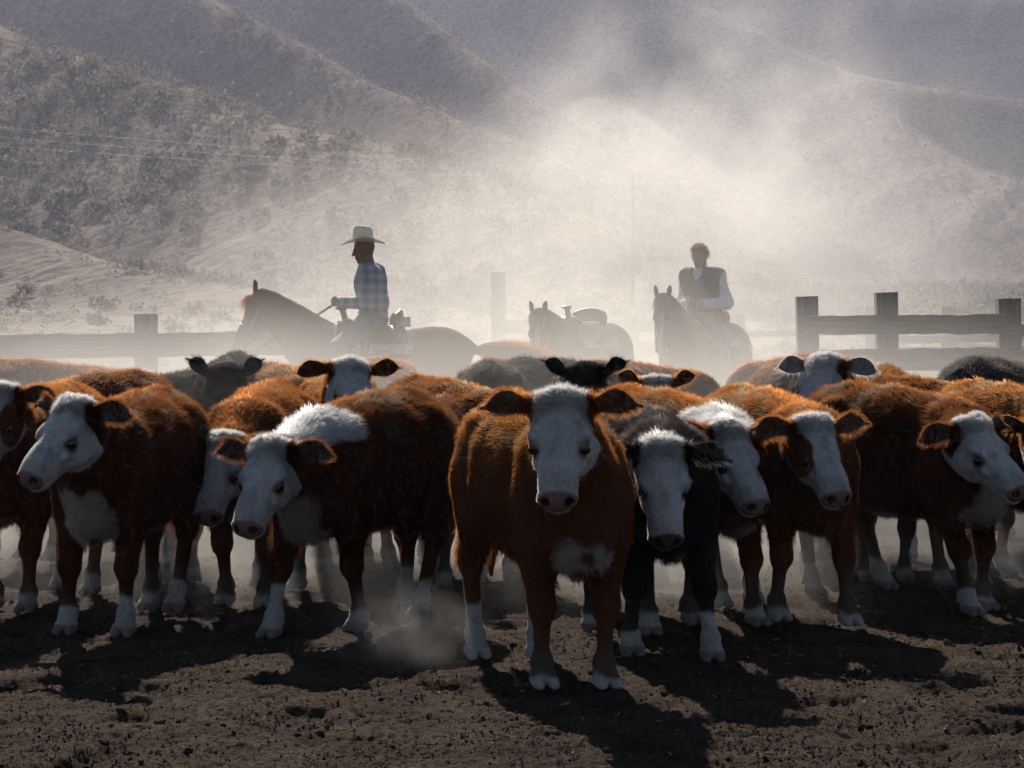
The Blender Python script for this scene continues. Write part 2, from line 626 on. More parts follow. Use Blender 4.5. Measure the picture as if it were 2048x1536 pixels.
# ------------------------------------------------------------------ hills: spurs of one range, each a crest line falling away on both sides
CRESTS = [
    # (photo x, photo y, metres away) along each crest, slope, rounding
    ([(-500, 300, 250), (0, 455, 215), (160, 520, 198), (330, 568, 184), (480, 606, 172)], 0.62, 4.0),
    ([(-900, -420, 420), (-400, -130, 350), (0, 60, 300), (200, 130, 285), (330, 170, 275), (620, 260, 250), (850, 320, 232), (1000, 375, 220), (1150, 450, 205), (1350, 560, 190)], 0.54, 5.0),
    ([(-100, -260, 510), (430, 0, 430), (600, 95, 405), (700, 150, 390), (900, 240, 360), (1024, 272, 345), (1250, 390, 315), (1480, 530, 285)], 1.25, 4.5),
    ([(450, -260, 600), (800, 0, 530), (870, 60, 515), (1024, 185, 485), (1150, 255, 465), (1300, 340, 440), (1520, 500, 400)], 1.25, 5.0),
    ([(700, -300, 800), (1370, 0, 680), (1500, 60, 660), (1700, 150, 640), (1850, 180, 625), (2048, 200, 610), (2600, 270, 580)], 1.1, 6.0),
    ([(1600, 120, 660), (1750, 245, 600), (1900, 320, 560), (2048, 370, 530), (2300, 480, 490)], 0.80, 9.0),
    ([(1150, 130, 700), (1250, 240, 620), (1420, 360, 560), (1640, 470, 500)], 0.85, 8.0),
    ([(1000, -200, 900), (1500, -110, 860), (1800, -70, 830), (2048, -50, 810), (2700, -20, 790)], 0.9, 30.0),
]
CR3 = [([at(*p) for p in pts], k, r) for pts, k, r in CRESTS]


def hill_z(P):
    x, y = P[:, 0].astype(np.float64), P[:, 1].astype(np.float64)
    warp = (fbm(P, 0.03, 2, 4) - 0.5) * 4
    x = x + warp
    base = 0.009 * np.clip(np.hypot(x, y) - 62, 0, 1500) + (fbm(P, 0.03, 3, 2) - 0.5) * 2.0 * sstep(90, 200, y)
    H = base - 0.25
    for pts, k, r in CR3:
        best = np.full(len(P), -1e9)
        for a, b_ in zip(pts[:-1], pts[1:]):
            dx, dy = b_.x - a.x, b_.y - a.y
            L = dx * dx + dy * dy
            t = np.clip(((x - a.x) * dx + (y - a.y) * dy) / L, 0, 1)
            d = np.hypot(x - a.x - t * dx, y - a.y - t * dy)
            z = a.z + t * (b_.z - a.z) - k * (np.sqrt(d * d + r * r) - r)
            best = np.maximum(best, z)
        m = 3.0
        tt = np.maximum(m - np.abs(H - best), 0) / m
        H = np.maximum(H, best) + tt * tt * m * 0.25
    rough = (fbm(P, 0.05, 4, 9) - 0.5)
    gul = np.abs(fbm(P * np.array((1.0, 0.45, 1.0), np.float32), 0.045, 3, 17) - 0.5) * 2
    H = H + (rough * 1.3 + (gul - 0.3) * 0.9) * sstep(4, 16, H) + (fbm(P, 0.35, 3, 14) - 0.5) * 0.5
    return H


hy = axis([(58, 300, 270, 0.6), (300, 720, 260, 0.3), (720, 1250, 80, 0.3)])
hu = np.linspace(-0.33, 0.33, 420)
HU, HY = np.meshgrid(hu, hy, indexing='ij')
hp_ = np.stack([(HU * HY).ravel(), HY.ravel(), np.zeros(HY.size)], 1).astype(np.float32)
hp_[:, 2] = hill_z(hp_)
m_hill, nt, b = new_mat('dry_grass_hillside')
n1, n2 = noise_node(nt, 0.05, 5), noise_node(nt, 0.9, 6, 0.65)
r1 = ramp(nt, n1.outputs[0], [(0.3, (0.165, 0.140, 0.125)), (0.7, (0.30, 0.255, 0.215))])
r2 = ramp(nt, n2.outputs[0], [(0.32, (0.55, 0.55, 0.6)), (0.6, (1.1, 1.1, 1.05))])
mx = nt.nodes.new('ShaderNodeMix')
mx.data_type, mx.blend_type = 'RGBA', 'MULTIPLY'
mx.inputs[0].default_value = 1
nt.links.new(r1.outputs[0], mx.inputs[6])
nt.links.new(r2.outputs[0], mx.inputs[7])
nt.links.new(mx.outputs[2], b.inputs['Base Color'])
b.inputs['Roughness'].default_value = 1.0
b.inputs['Specular IOR Level'].default_value = 0.0
bump(nt, b, n2.outputs[0], 0.7, 0.6)
hills = tag(mesh_from('hills', hp_, grid_faces(len(hu), len(hy)), m_hill), kind='structure')

# ------------------------------------------------------------------ sagebrush
m_sage, nt, b = new_mat('sagebrush_leaves')
oi = nt.nodes.new('ShaderNodeObjectInfo')
n1 = noise_node(nt, 1.7, 3)
r1 = ramp(nt, n1.outputs[0], [(0.3, (0.09, 0.087, 0.080)), (0.7, (0.19, 0.178, 0.158))])
nt.links.new(r1.outputs[0], b.inputs['Base Color'])
b.inputs['Roughness'].default_value = 0.9
b.inputs['Specular IOR Level'].default_value = 0.1
b.inputs['Transmission Weight'].default_value = 0.0
tr = nt.nodes.new('ShaderNodeBsdfTranslucent')
msh = nt.nodes.new('ShaderNodeMixShader')
msh.inputs[0].default_value = 0.35
nt.links.new(r1.outputs[0], tr.inputs[0])
nt.links.new(b.outputs[0], msh.inputs[1])
nt.links.new(tr.outputs[0], msh.inputs[2])
nt.links.new(msh.outputs[0], nt.nodes['Material Output'].inputs[0])


def bush_verts(n, seed):
    """A rounded, ragged shrub of leaf tufts on splayed stems; about a metre across."""
    g = np.random.default_rng(seed)
    d = unit(g.normal(size=(n, 3)) * np.array((1, 1, 0.8)) + np.array((0, 0, 0.35)))
    d[:, 2] = np.abs(d[:, 2])
    rr = (0.5 + 0.5 * g.random(n)) ** 0.7 * (0.75 + 0.5 * vnoise(d, 2.0, seed))
    c = d * rr[:, None] * np.array((0.55, 0.55, 0.62)) + np.array((0, 0, 0.08))
    a = unit(d + (g.random((n, 3)) - 0.5) * 1.2)
    bb = unit(np.cross(a, g.normal(size=(n, 3))))
    sz = (0.10 + 0.10 * g.random((n, 1)))
    v = np.stack([c - bb * sz * 0.55 - a * sz * 0.6, c + bb * sz * 0.55 - a * sz * 0.4, c + bb * sz * 0.25 + a * sz, c - bb * sz * 0.35 + a * sz * 0.8], 1)
    stems = []
    for k in range(6):
        e_ = d[k] * np.array((0.3, 0.3, 0.45))
        w = unit(np.cross(e_, (0.3, 0.2, 0.1))) * 0.02
        stems.append(np.stack([-w, w, e_ + w * 0.4, e_ - w * 0.4]))
    return np.concatenate([v, np.array(stems)])          # (m, 4, 3)


far_bush = [bush_verts(13, 50 + k) for k in range(6)]
near_bush = [bush_verts(70, 80 + k) for k in range(5)]

ncand = 130000
yy = np.sqrt(RNG.random(ncand) * (760 ** 2 - 66 ** 2) + 66 ** 2)
uu = (RNG.random(ncand) - 0.5) * 2 * 0.235
bp = np.stack([uu * yy, yy, np.zeros(ncand)], 1).astype(np.float32)
dens = fbm(bp, 0.035, 3, 33)
keep = RNG.random(ncand) < (0.12 + 0.88 * sstep(0.38, 0.60, dens)) * np.where(yy < 320, 1.0, 0.42)
bp = bp[keep]
bp[:, 2] = hill_z(bp)
# keep those whose place can be seen from about the camera: the ground between does not rise above the line of sight
vis = np.ones(len(bp), bool)
for t in np.linspace(0.25, 0.985, 34):
    q = bp * np.array((t, t, 1), np.float32)
    q[:, 2] = CAM_H + (bp[:, 2] + 1.6 - CAM_H) * t
    vis &= (hill_z(q) < q[:, 2]) | (q[:, 1] < 60)
inframe = (np.abs(bp[:, 0] / bp[:, 1]) < 0.20) & ((bp[:, 2] - CAM_H) / bp[:, 1] < 0.112)
bp = bp[vis & inframe]
order = np.argsort(bp[:, 1])
bp = bp[order]
bsz = (0.6 + 1.2 * RNG.random(len(bp)) ** 2.2) * np.clip(bp[:, 1] / 250, 0.16, 1)
own = np.zeros(len(bp), bool)
infr = np.abs(bp[:, 0] / bp[:, 1]) < 0.172
big = np.flatnonzero(infr)
own[big[np.argsort(-(bsz / bp[:, 1])[big])][:280]] = True
chunks = []
for k in range(6):
    s_ = np.flatnonzero(~own)[k::6]
    a = RNG.random(len(s_)) * math.tau
    ca, sa = np.cos(a), np.sin(a)
    F = far_bush[k]
    sc = bsz[s_]
    X = F[None, :, :, 0] * ca[:, None, None] - F[None, :, :, 1] * sa[:, None, None]
    Y = F[None, :, :, 0] * sa[:, None, None] + F[None, :, :, 1] * ca[:, None, None]
    Z = np.broadcast_to(F[None, :, :, 2], X.shape)
    W = np.stack([X, Y, Z], -1) * sc[:, None, None, None] + bp[s_][:, None, None, :]
    chunks.append(W.reshape(-1, 3))
sv = np.concatenate(chunks)
tag(mesh_from('sagebrush_cover', sv, np.arange(len(sv)).reshape(-1, 4), m_sage, smooth=False), 'grey sagebrush scrub covering the far slopes of the hills', 'sagebrush', kind='stuff')
nb_me = []
for k, F in enumerate(near_bush):
    o = mesh_from('sagebrush_shrub', F.reshape(-1, 3), np.arange(len(F) * 4).reshape(-1, 4), m_sage, smooth=False)
    nb_me.append(o.data)
    bpy.data.objects.remove(o)
for i in np.flatnonzero(own):
    o = bpy.data.objects.new('sagebrush_shrub', nb_me[i % 5])
    C.objects.link(o)
    o.location = bp[i]
    o.rotation_euler = (0, 0, random.random() * 6.28)
    o.scale = (bsz[i],) * 3
    tag(o, 'rounded grey sagebrush shrub on the lower slope beyond the fences', 'shrub', 'sagebrush shrubs on the lower slopes')

# ------------------------------------------------------------------ fences
m_wood, nt, b = new_mat('weathered_wood')
tc = nt.nodes.new('ShaderNodeTexCoord')
mp = nt.nodes.new('ShaderNodeMapping')
mp.inputs['Scale'].default_value = (3, 40, 40)
n1 = nt.nodes.new('ShaderNodeTexNoise')
n1.inputs['Scale'].default_value = 1.0
n1.inputs['Detail'].default_value = 6
nt.links.new(tc.outputs['Object'], mp.inputs[0])
nt.links.new(mp.outputs[0], n1.inputs['Vector'])
r1 = ramp(nt, n1.outputs[0], [(0.25, (0.055, 0.045, 0.038)), (0.75, (0.15, 0.13, 0.11))])
nt.links.new(r1.outputs[0], b.inputs['Base Color'])
b.inputs['Roughness'].default_value = 0.9
bump(nt, b, n1.outputs[0], 0.6, 0.01)


def board(name, a, b_, hgt, thk, parent, jag=0.012, seg=18, seed=0):
    """A rough-sawn plank or post from a to b (centre line), built along its own x axis."""
    a, b_ = Vector(a), Vector(b_)
    L = (b_ - a).length
    g = np.random.default_rng(seed + 1000)
    v, f = [], []
    off = (fbm(np.stack([np.linspace(0, L * 3, seg + 1), np.full(seg + 1, seed * 3.3), np.zeros(seg + 1)], 1), 1.0, 3, seed) - 0.5)
    for i in range(seg + 1):
        x = L * i / seg
        j = off[i] * jag * 2
        t1, t2 = hgt / 2 + j + g.normal() * jag * 0.25, -hgt / 2 + j * 0.6 + g.normal() * jag * 0.25
        c = min(0.012, hgt * 0.1)
        ring = [(-thk / 2, t2 + c), (-thk / 2 + c, t2), (thk / 2 - c, t2), (thk / 2, t2 + c), (thk / 2, t1 - c), (thk / 2 - c, t1), (-thk / 2 + c, t1), (-thk / 2, t1 - c)]
        v += [(x + g.normal() * 0.002, y, z) for y, z in ring]
    for i in range(seg):
        for k in range(8):
            f.append([i * 8 + k, i * 8 + (k + 1) % 8, i * 8 + 8 + (k + 1) % 8, i * 8 + 8 + k])
    for base in (0, seg * 8):
        f += [[base + 0, base + 1, base + 2, base + 3], [base + 0, base + 3, base + 4, base + 7], [base + 7, base + 4, base + 5, base + 6]]
    o = mesh_from(name, v, f, m_wood, parent, smooth=False)
    o.location = a - (parent.location if parent else Vector())
    d = (b_ - a).normalized()
    o.rotation_mode = 'QUATERNION'
    up = Vector((0, 0, 1)) if abs(d.z) < 0.9 else Vector((0, -1, 0))
    y = up.cross(d).normalized()
    z = d.cross(y)
    o.rotation_quaternion = Matrix((d, y, z)).transposed().to_quaternion()
    return o


def fence(label, posts, rails, seed, pw=0.20, name='plank_fence'):
    """posts: (px, py of top, depth, width, tilt); rails: (px0, py0, d0, px1, py1, d1, height) along centre lines."""
    p0 = at(posts[0][0], posts[0][1], posts[0][2])
    root = empty(name, (p0.x, p0.y, 0))
    tag(root, label, 'fence')
    for i, (px, py, d, w, tilt) in enumerate(posts):
        t = at(px, py, d)
        board('post', (t.x + tilt, t.y, -0.3), (t.x, t.y, t.z), w, w * 0.95, root, 0.008, 8, seed + i)
    for i, (a0, a1, ad, b0, b1, bd, hg) in enumerate(rails):
        board('rail', at(a0, a1, ad), at(b0, b1, bd), hg, 0.055, root, 0.012, 22, seed + 50 + i)
    return root


fence('heavy weathered plank fence with thick square posts at the right edge',
      [(1613, 593, 26.9, 0.205, 0.05), (1772, 585, 26.5, 0.205, 0.03), (2016, 597, 25.9, 0.21, 0.04), (2300, 590, 25.3, 0.21, 0.0)],
      [(1613, 650, 26.76, 2012, 648, 25.76, 0.175), (1605, 722, 26.76, 2012, 718, 25.76, 0.20), (2018, 661, 25.75, 2310, 655, 25.1, 0.10), (2020, 721, 25.75, 2310, 720, 25.1, 0.20),
       (1613, 800, 26.76, 2310, 800, 25.1, 0.20)], 10)
fence('long plank fence with one broad post behind the brown horse at the left',
      [(292, 628, 27.2, 0.21, 0.0), (-260, 622, 26.2, 0.21, 0.0), (800, 634, 28.3, 0.21, 0.0)],
      [(-260, 697, 26.05, 292, 690, 27.03, 0.225), (296, 690, 27.03, 800, 684, 28.1, 0.225), (-260, 790, 26.05, 292, 783, 27.03, 0.21), (296, 783, 27.03, 800, 774, 28.1, 0.21)], 30)
fence('tall pale gatepost fence fading into the thickest dust behind the horses',
      [(996, 545, 42, 0.22, 0.03), (1140, 603, 43, 0.15, 0.0), (1264, 629, 44, 0.20, 0.0), (1460, 632, 45, 0.2, 0.0)],
      [(996, 655, 41.85, 1264, 652, 43.85, 0.2), (1268, 652, 43.85, 1460, 651, 44.85, 0.2), (996, 700, 41.85, 1460, 695, 44.85, 0.2)], 60)
fence('low far corral fence seen through the gap of the right fence',
      [(1480, 628, 47, 0.18, 0), (1742, 612, 46, 0.20, 0.0), (1895, 612, 45, 0.22, 0.0), (2120, 612, 44, 0.2, 0)],
      [(1480, 668, 46.9, 1742, 664, 45.9, 0.1), (1742, 680, 45.85, 1895, 677, 44.85, 0.13), (1895, 677, 44.85, 2120, 674, 43.85, 0.13), (1742, 705, 45.85, 2120, 700, 43.85, 0.15)], 80)

# utility pole and wires in front of the hills
pole = empty('utility_pole', (at(1266, 340, 170).x, 170, 1.8))
tag(pole, 'thin wooden utility pole standing in the dust before the hills', 'utility pole')
tp = at(1266, 345, 170)
board('mast', (tp.x, 170, 0.5), tp, 0.20, 0.20, pole, 0.004, 6, 91)
m_wire = plain_mat('grey_wire', (0.06, 0.06, 0.06), 0.5, 0.1, 5, 0)


def tube(name, pts, r, mat, parent=None, n=6, closed_tip=True):
    pts = [np.array(p, float) for p in pts]
    v, f = [], []
    for i, p in enumerate(pts):
        d = unit(pts[min(i + 1, len(pts) - 1)] - pts[max(i - 1, 0)])
        a = unit(np.cross(d, (0.13, 0.2, 0.97) if abs(d[2]) < 0.9 else (1, 0.1, 0)))
        b2 = np.cross(d, a)
        rr = r[i] if hasattr(r, '__len__') else r
        for k in range(n):
            t = math.tau * k / n
            v.append(p + rr * (math.cos(t) * a + math.sin(t) * b2))
    for i in range(len(pts) - 1):
        for k in range(n):
            f.append([i * n + k, i * n + (k + 1) % n, i * n + n + (k + 1) % n, i * n + n + k])
    f = np.array(f)[:, ::-1]
    return mesh_from(name, v, f, mat, parent)


for k, (yl, lab) in enumerate(((236, 'topmost thin wire crossing the left hillside'), (262, 'middle thin wire crossing the left hillside'), (286, 'lowest thin wire crossing the left hillside'))):
    a, b_ = np.array(at(-900, yl - 75, 200)), np.array(tp + Vector((-0.08 + 0.08 * k, 0, -0.3 * k)))
    pts = [a + (b_ - a) * t - np.array((0, 0, 1)) * 1.6 * 4 * t * (1 - t) * 0.35 for t in np.linspace(0, 1, 16)]
    tag(tube('power_line', pts, 0.006, m_wire, None, 5), lab, 'wire', 'wires strung to the utility pole')
# ------------------------------------------------------------------ cattle
BROWN = np.array((0.070, 0.0195, 0.0066))
RED = np.array((0.056, 0.0150, 0.0052))
DARK = np.array((0.038, 0.0100, 0.0040))
TAN = np.array((0.098, 0.028, 0.010))
BLACK = np.array((0.0065, 0.0058, 0.0060))
GREY = np.array((0.020, 0.0185, 0.018))
WHITE = np.array((0.40, 0.382, 0.368))


def frame(psi, pitch, roll=0.0):
    """Head axes as rows: forward along the nose, left, up out of the forehead."""
    cp, sp, c, s = math.cos(pitch), math.sin(pitch), math.cos(psi), math.sin(psi)
    f = np.array((cp * c, cp * s, -sp))
    u = np.array((sp * c, sp * s, cp))
    l = np.cross(u, f)
    cr, sr = math.cos(roll), math.sin(roll)
    return np.stack([f, l * cr + u * sr, u * cr - l * sr]).astype(np.float32)


def bez(a, b, c, t):
    return (1 - t) ** 2 * a + 2 * t * (1 - t) * b + t * t * c


def ear_mesh(base, A, N, length=0.19, width=0.058, side=1, droop=0.25):
    """A cupped leaf: base point, axis A, opening direction N; closed shell with thickness."""
    A, N = unit(np.array(A, float)), np.array(N, float)
    N = unit(N - A * (N @ A))
    B = np.cross(A, N)
    nu, nv = 13, 9
    vs_, qs = [], []
    for layer in (0, 1):
        for i in range(nu):
            t = i / (nu - 1)
            w = width * (0.45 + 0.55 * math.sin(math.pi * min(1, t * 0.9)) ** 0.7) * math.sqrt(max(0, 1 - max(0, (t - 0.5) / 0.5) ** 2.4))
            w = max(w, 0.004)
            curl = 1.0 * (1 - t) + 0.40
            for j in range(nv):
                v = (j / (nv - 1) - 0.5) * 2
                ang = v * curl
                th = 0.006 * (1 - abs(v) ** 4) * (1 - t ** 6) if layer else 0
                rad = w / max(curl, 0.2)
                off = B * (rad * math.sin(ang)) - N * (rad * math.cos(ang) - rad * 0.5 + th)
                down = np.array((0, 0, -1.0)) * droop * length * t * t
                vs_.append(np.array(base) + A * (length * t) + off + down)
    n = nu * nv
    for layer in (0, 1):
        for i in range(nu - 1):
            for j in range(nv - 1):
                a = layer * n + i * nv + j
                q = [a, a + 1, a + nv + 1, a + nv]
                qs.append(q if layer else q[::-1])
    rim = [i * nv for i in range(nu)] + [(nu - 1) * nv + j for j in range(1, nv)] + [i * nv + nv - 1 for i in range(nu - 2, -1, -1)] + [j for j in range(nv - 2, 0, -1)]
    for k in range(len(rim)):
        a, b = rim[k], rim[(k + 1) % len(rim)]
        qs.append([a, b, b + n, a + n])
    return np.array(vs_, np.float32), np.array(qs), np.array(rim), A, N, B


_EYE_ME = {}


def eye_ball(parent, loc, r):
    if 'e' not in _EYE_ME:
        vs_, qs = [], []
        nu, nv = 10, 14
        for i in range(nu + 1):
            for j in range(nv):
                a, b = math.pi * i / nu, 2 * math.pi * j / nv
                vs_.append((math.sin(a) * math.cos(b), math.sin(a) * math.sin(b), math.cos(a)))
        for i in range(nu):
            for j in range(nv):
                qs.append([i * nv + j, i * nv + nv + j, i * nv + nv + (j + 1) % nv, i * nv + (j + 1) % nv])
        o = mesh_from('eye', vs_, qs, M_EYE, parent)
        _EYE_ME['e'] = o.data
    else:
        o = bpy.data.objects.new('eye', _EYE_ME['e'])
        C.objects.link(o)
        o.parent = parent
    o.location = loc
    o.scale = (r, r, r)
    return o


def cow(label, px, py, heading, poll_px, head_yaw, head_pitch, coat=BROWN, scale=1.0, e=0.50, legs=((0, 0, 0),) * 4, h=0.0125, hairs=42000,
        face='white', roll=0.0, crest=0.0, chest=0.5, socks=(0.09, 0.07, 0.1, 0.1), ear_col=None, ear_up=0.0, fat=1.0, seed=0, hair_len=1.0,
        nose=(0.17, 0.095, 0.08), group='cattle in the driven herd', name='cow', depth=None, crest_col=None, face_col=None, belly=0.35, hfine=0.0072):
    """One animal. px, py: where the midpoint between its front hooves stands; heading: degrees from facing the camera towards the right;
    poll_px: where the top of its head is; e: how far its poll is ahead of the front hooves."""
    s = scale * 0.945
    vr = np.random.default_rng(seed + 500).random(5) - 0.5
    HW, HL = 1.07 * (1 + 0.12 * vr[0]), 0.955 * (1 + 0.10 * vr[1])
    fat = fat * (1 + 0.14 * vr[2])
    roll = roll + 12 * vr[3]
    O = on_ground(px, py) if depth is None else Vector((at(px, py, depth).x, depth, 0))
    th = R(heading)
    root = empty(name, O, th - math.pi / 2)
    tag(root, label, 'cow', group)
    fwd = Vector((math.sin(th), -math.cos(th), 0))
    if poll_px is not None:
        W = at(poll_px[0], poll_px[1], O.y + fwd.y * e)
        L = Matrix.Rotation(-(th - math.pi / 2), 3, 'Z') @ (W - O)
        poll = np.array(L) / s
        # the side offset found at one depth stays within the neck's reach
        poll[0] = np.clip(poll[0], 0.15, 0.8)
        poll[1] = np.clip(poll[1], -0.5, 0.5)
        poll[2] = np.clip(poll[2], 0.5, 1.35)
    else:
        poll = np.array((0.5, 0, 1.05))
    hf = frame(R(head_yaw - heading), R(head_pitch), R(roll))
    f_, l_, u_ = hf
    poll = poll - 0.02 * u_
    lo = np.minimum((-1.42, -0.42, -0.02), poll - 0.65)
    hi = np.maximum((0.35, 0.42, 1.36), poll + 0.65)
    lo[2], hi[2] = -0.03, max(1.36, poll[2] + 0.2)
    hc_ = poll + f_ * 0.24 - u_ * 0.10
    he = np.abs(f_) * 0.30 + np.abs(l_) * 0.13 + np.abs(u_) * 0.14
    S = Skin(lo, hi, h, (hc_ - he, hc_ + he), min(h, hfine))
    # trunk
    S.ell((-0.47, 0, 0.835), (0.60, 0.275 * fat, 0.325), 0.08)
    S.ell((-0.02, 0, 0.795), (0.26, 0.215 * fat, 0.30), 0.10)
    S.ell((-0.93, 0, 0.93), (0.29, 0.225 * fat, 0.25), 0.10)
    S.ell((-0.66, 0, 1.02), (0.46, 0.18, 0.15), 0.10)
    S.ell((-0.10, 0, 0.99), (0.24, 0.09, 0.12), 0.12)
    S.ell((-0.47, 0, 0.65), (0.46, 0.17 * fat, 0.14), 0.10)
    S.ell((0.14, 0, 0.62), (0.14, 0.085, 0.14), 0.12)
    S.chain([np.array(p) for p in ((-1.16, 0, 1.10), (-0.90, 0, 1.15), (-0.55, 0, 1.13), (-0.2, 0, 1.07))], [0.035, 0.038, 0.036, 0.03], 0.07)
    for sd in (1, -1):
        S.ell((-0.82, 0.19 * sd, 1.085), (0.085, 0.045, 0.042), 0.06)
        S.ell((-1.15, 0.09 * sd, 1.00), (0.07, 0.05, 0.06), 0.08)
        S.ell((0.0, 0.160 * sd, 0.79), (0.145, 0.078, 0.25), 0.05)
        S.ell((-0.06, 0.140 * sd, 0.95), (0.08, 0.055, 0.14), 0.07)
        S.ell((-0.92, 0.145 * sd, 0.79), (0.20, 0.11, 0.27), 0.08)
        S.ell((-0.62, 0.205 * sd, 0.87), (0.06, 0.05, 0.18), 0.09)
    # neck
    nb_low, nb_top = np.array((0.05, 0, 0.80)), np.array((-0.03, 0, 0.965))
    throat = poll + f_ * 0.02 - u_ * 0.145
    crown = poll - f_ * 0.03 - u_ * 0.125 - np.array((0, 0, 0.035))
    mid1 = nb_low + np.array((0.20, 0, 0.04))
    mid2 = nb_top + (crown - nb_top) * 0.5 - np.array((0, 0, 0.02))
    ts = np.linspace(0, 1, 6)
    S.chain([bez(nb_low, mid1 * 0.5 + throat * 0.5, throat, t) for t in ts], [0.18, 0.165, 0.145, 0.125, 0.105, 0.092], 0.07)
    S.chain([bez(nb_top, mid2, crown, t) for t in ts], [0.13, 0.125, 0.115, 0.105, 0.096, 0.088], 0.07)
    S.chain([bez(np.array((0.14, 0, 0.62)), (np.array((0.14, 0, 0.62)) + throat) / 2 + np.array((0.03, 0, -0.03)), throat - u_ * 0.02, t) for t in np.linspace(0, 1, 4)], [0.09, 0.075, 0.06, 0.06], 0.08)
    # head
    def hp(f, l, u):
        return poll + f_ * (f * HL) + l_ * (l * HW) + u_ * u
    S.ell(hp(0.095, 0, -0.085), (0.1310, 0.1107, 0.105), 0.05, hf)
    S.ell(hp(0.015, 0, -0.040), (0.0534, 0.0881, 0.062), 0.05, hf)
    S.ell(hp(0.26, 0, -0.075), (0.2037, 0.0701, 0.062), 0.05, hf)
    S.ell(hp(0.30, 0, -0.115), (0.1649, 0.0678, 0.070), 0.05, hf)
    S.ell(hp(0.41, 0, -0.105), (0.0825, 0.0746, 0.062), 0.04, hf)
    S.ell(hp(0.465, 0, -0.098), (0.0466, 0.0836, 0.050), 0.025, hf)
    S.cone(hp(0.11, 0, -0.190), hp(0.40, 0, -0.158), 0.066, 0.036, 0.05)
    S.ell(hp(0.435, 0, -0.160), (0.0534, 0.0588, 0.026), 0.015, hf)
    for sd in (1, -1):
        S.ell(hp(0.145, 0.060 * sd, -0.165), (0.1164, 0.0384, 0.080), 0.045, hf)
        S.ell(hp(0.175, 0.082 * sd, -0.050), (0.0582, 0.0339, 0.028), 0.030, hf)
        S.ell(hp(0.250, 0.076 * sd, -0.108), (0.0534, 0.0226, 0.018), 0.025, hf)
        S.ell(hp(0.215, 0.104 * sd, -0.080), (0.0301, 0.0249, 0.019), 0.010, hf, 'cut')
        S.ell(hp(0.34, 0.046 * sd, -0.062), (0.0825, 0.0226, 0.022), 0.030, hf)
        S.ell(hp(0.507, 0.041 * sd, -0.082), (0.0330, 0.0192, 0.023), 0.008, hf, 'cut')
        S.cone(hp(0.505, 0.048 * sd, -0.082), hp(0.480, 0.078 * sd, -0.100), 0.014, 0.009, 0.008, 'cut')
        S.cone(hp(0.0, 0.075 * sd, -0.05), hp(-0.01, 0.12 * sd, -0.05), 0.038, 0.028, 0.03)
        S.cone(hp(0.36, 0.068 * sd, -0.148), hp(0.49, 0.045 * sd, -0.144), 0.008, 0.008, 0.010, 'cut')
    S.cone(hp(0.497, -0.045, -0.145), hp(0.497, 0.045, -0.145), 0.008, 0.008, 0.010, 'cut')
    S.cone(hp(0.520, 0, -0.075), hp(0.512, 0, -0.135), 0.005, 0.004, 0.008, 'cut')
    # legs: front left, front right, rear left, rear right, each (ahead, sideways, lift)
    feet = []
    for i in range(4):
        sd = 1 if i % 2 == 0 else -1
        dx, dy, lift = legs[i]
        if i < 2:
            foot = np.array((0.02 + dx, 0.125 * sd + dy, lift))
            elbow = np.array((-0.03 + dx * 0.12, 0.155 * sd, 0.64))
            knee = np.array((0.015 + dx * 0.58 + lift * 0.9, 0.135 * sd + dy * 0.55, 0.345 + lift * 0.7))
            fet = foot + np.array((-0.025 - lift * 0.6, 0, 0.105 + lift * 0.1))
            S.cone((0.0, 0.150 * sd, 0.80), elbow, 0.11, 0.092, 0.06)
            S.chain([elbow, knee], [0.096, 0.050], 0.05)
            S.ell(knee + np.array((0.008, 0, 0)), (0.054, 0.053, 0.068), 0.04)
            S.chain([knee, fet], [0.040, 0.032], 0.03)
        else:
            foot = np.array((-1.0 + dx, 0.13 * sd + dy, lift))
            stif = np.array((-0.83 + dx * 0.15, 0.155 * sd, 0.69))
            hock = np.array((-1.10 + dx * 0.65, 0.135 * sd + dy * 0.6, 0.44 + lift * 0.6))
            fet = foot + np.array((-0.025 - lift * 0.5, 0, 0.11 + lift * 0.1))
            S.cone((-0.95, 0.14 * sd, 0.83), stif, 0.13, 0.115, 0.06)
            S.chain([stif, hock], [0.113, 0.053], 0.05)
            S.cone((-1.08, 0.13 * sd, 0.78), hock + np.array((-0.02, 0, 0.03)), 0.09, 0.045, 0.05)
            S.ell(hock, (0.054, 0.044, 0.068), 0.04)
            S.chain([hock, fet], [0.042, 0.034], 0.03)
        S.ell(fet, (0.045, 0.045, 0.046), 0.03)
        S.cone(fet, foot + np.array((0.01, 0, 0.055)), 0.040, 0.042, 0.03)
        for q in (1, -1):
            S.cone(fet + np.array((-0.035, 0.020 * q, -0.02)), fet + np.array((-0.052, 0.024 * q, -0.038)), 0.014, 0.010, 0.008)
            S.cone(foot + np.array((0.0, 0.028 * q, 0.042)), foot + np.array((0.058, 0.033 * q, 0.018)), 0.036, 0.024, 0.010)
        S.cone(foot + np.array((0.085, 0, 0.09)), foot + np.array((0.03, 0, -0.03)), 0.0095, 0.0085, 0.008, 'cut')
        feet.append((foot, fet))
    # tail
    S.chain([np.array(p) for p in ((-1.18, 0, 1.05), (-1.25, 0.01, 0.95), (-1.275, 0.02, 0.70), (-1.28, 0.0, 0.48), (-1.27, 0, 0.36))], [0.045, 0.034, 0.024, 0.030, 0.012], 0.03)
    if all(l[2] < 0.01 for l in legs):
        S.floor(0.0)
    V, Q = S.mesh()
    N = vert_normals(V, Q)

    # ---- markings
    hl = (V - poll) @ hf.T / np.array((HL, HW, 1.0), np.float32)   # head coordinates: along nose, left, up
    nz = fbm(V, 9, 3, seed) - 0.5
    nz2 = fbm(V, 30, 2, seed + 5) - 0.5
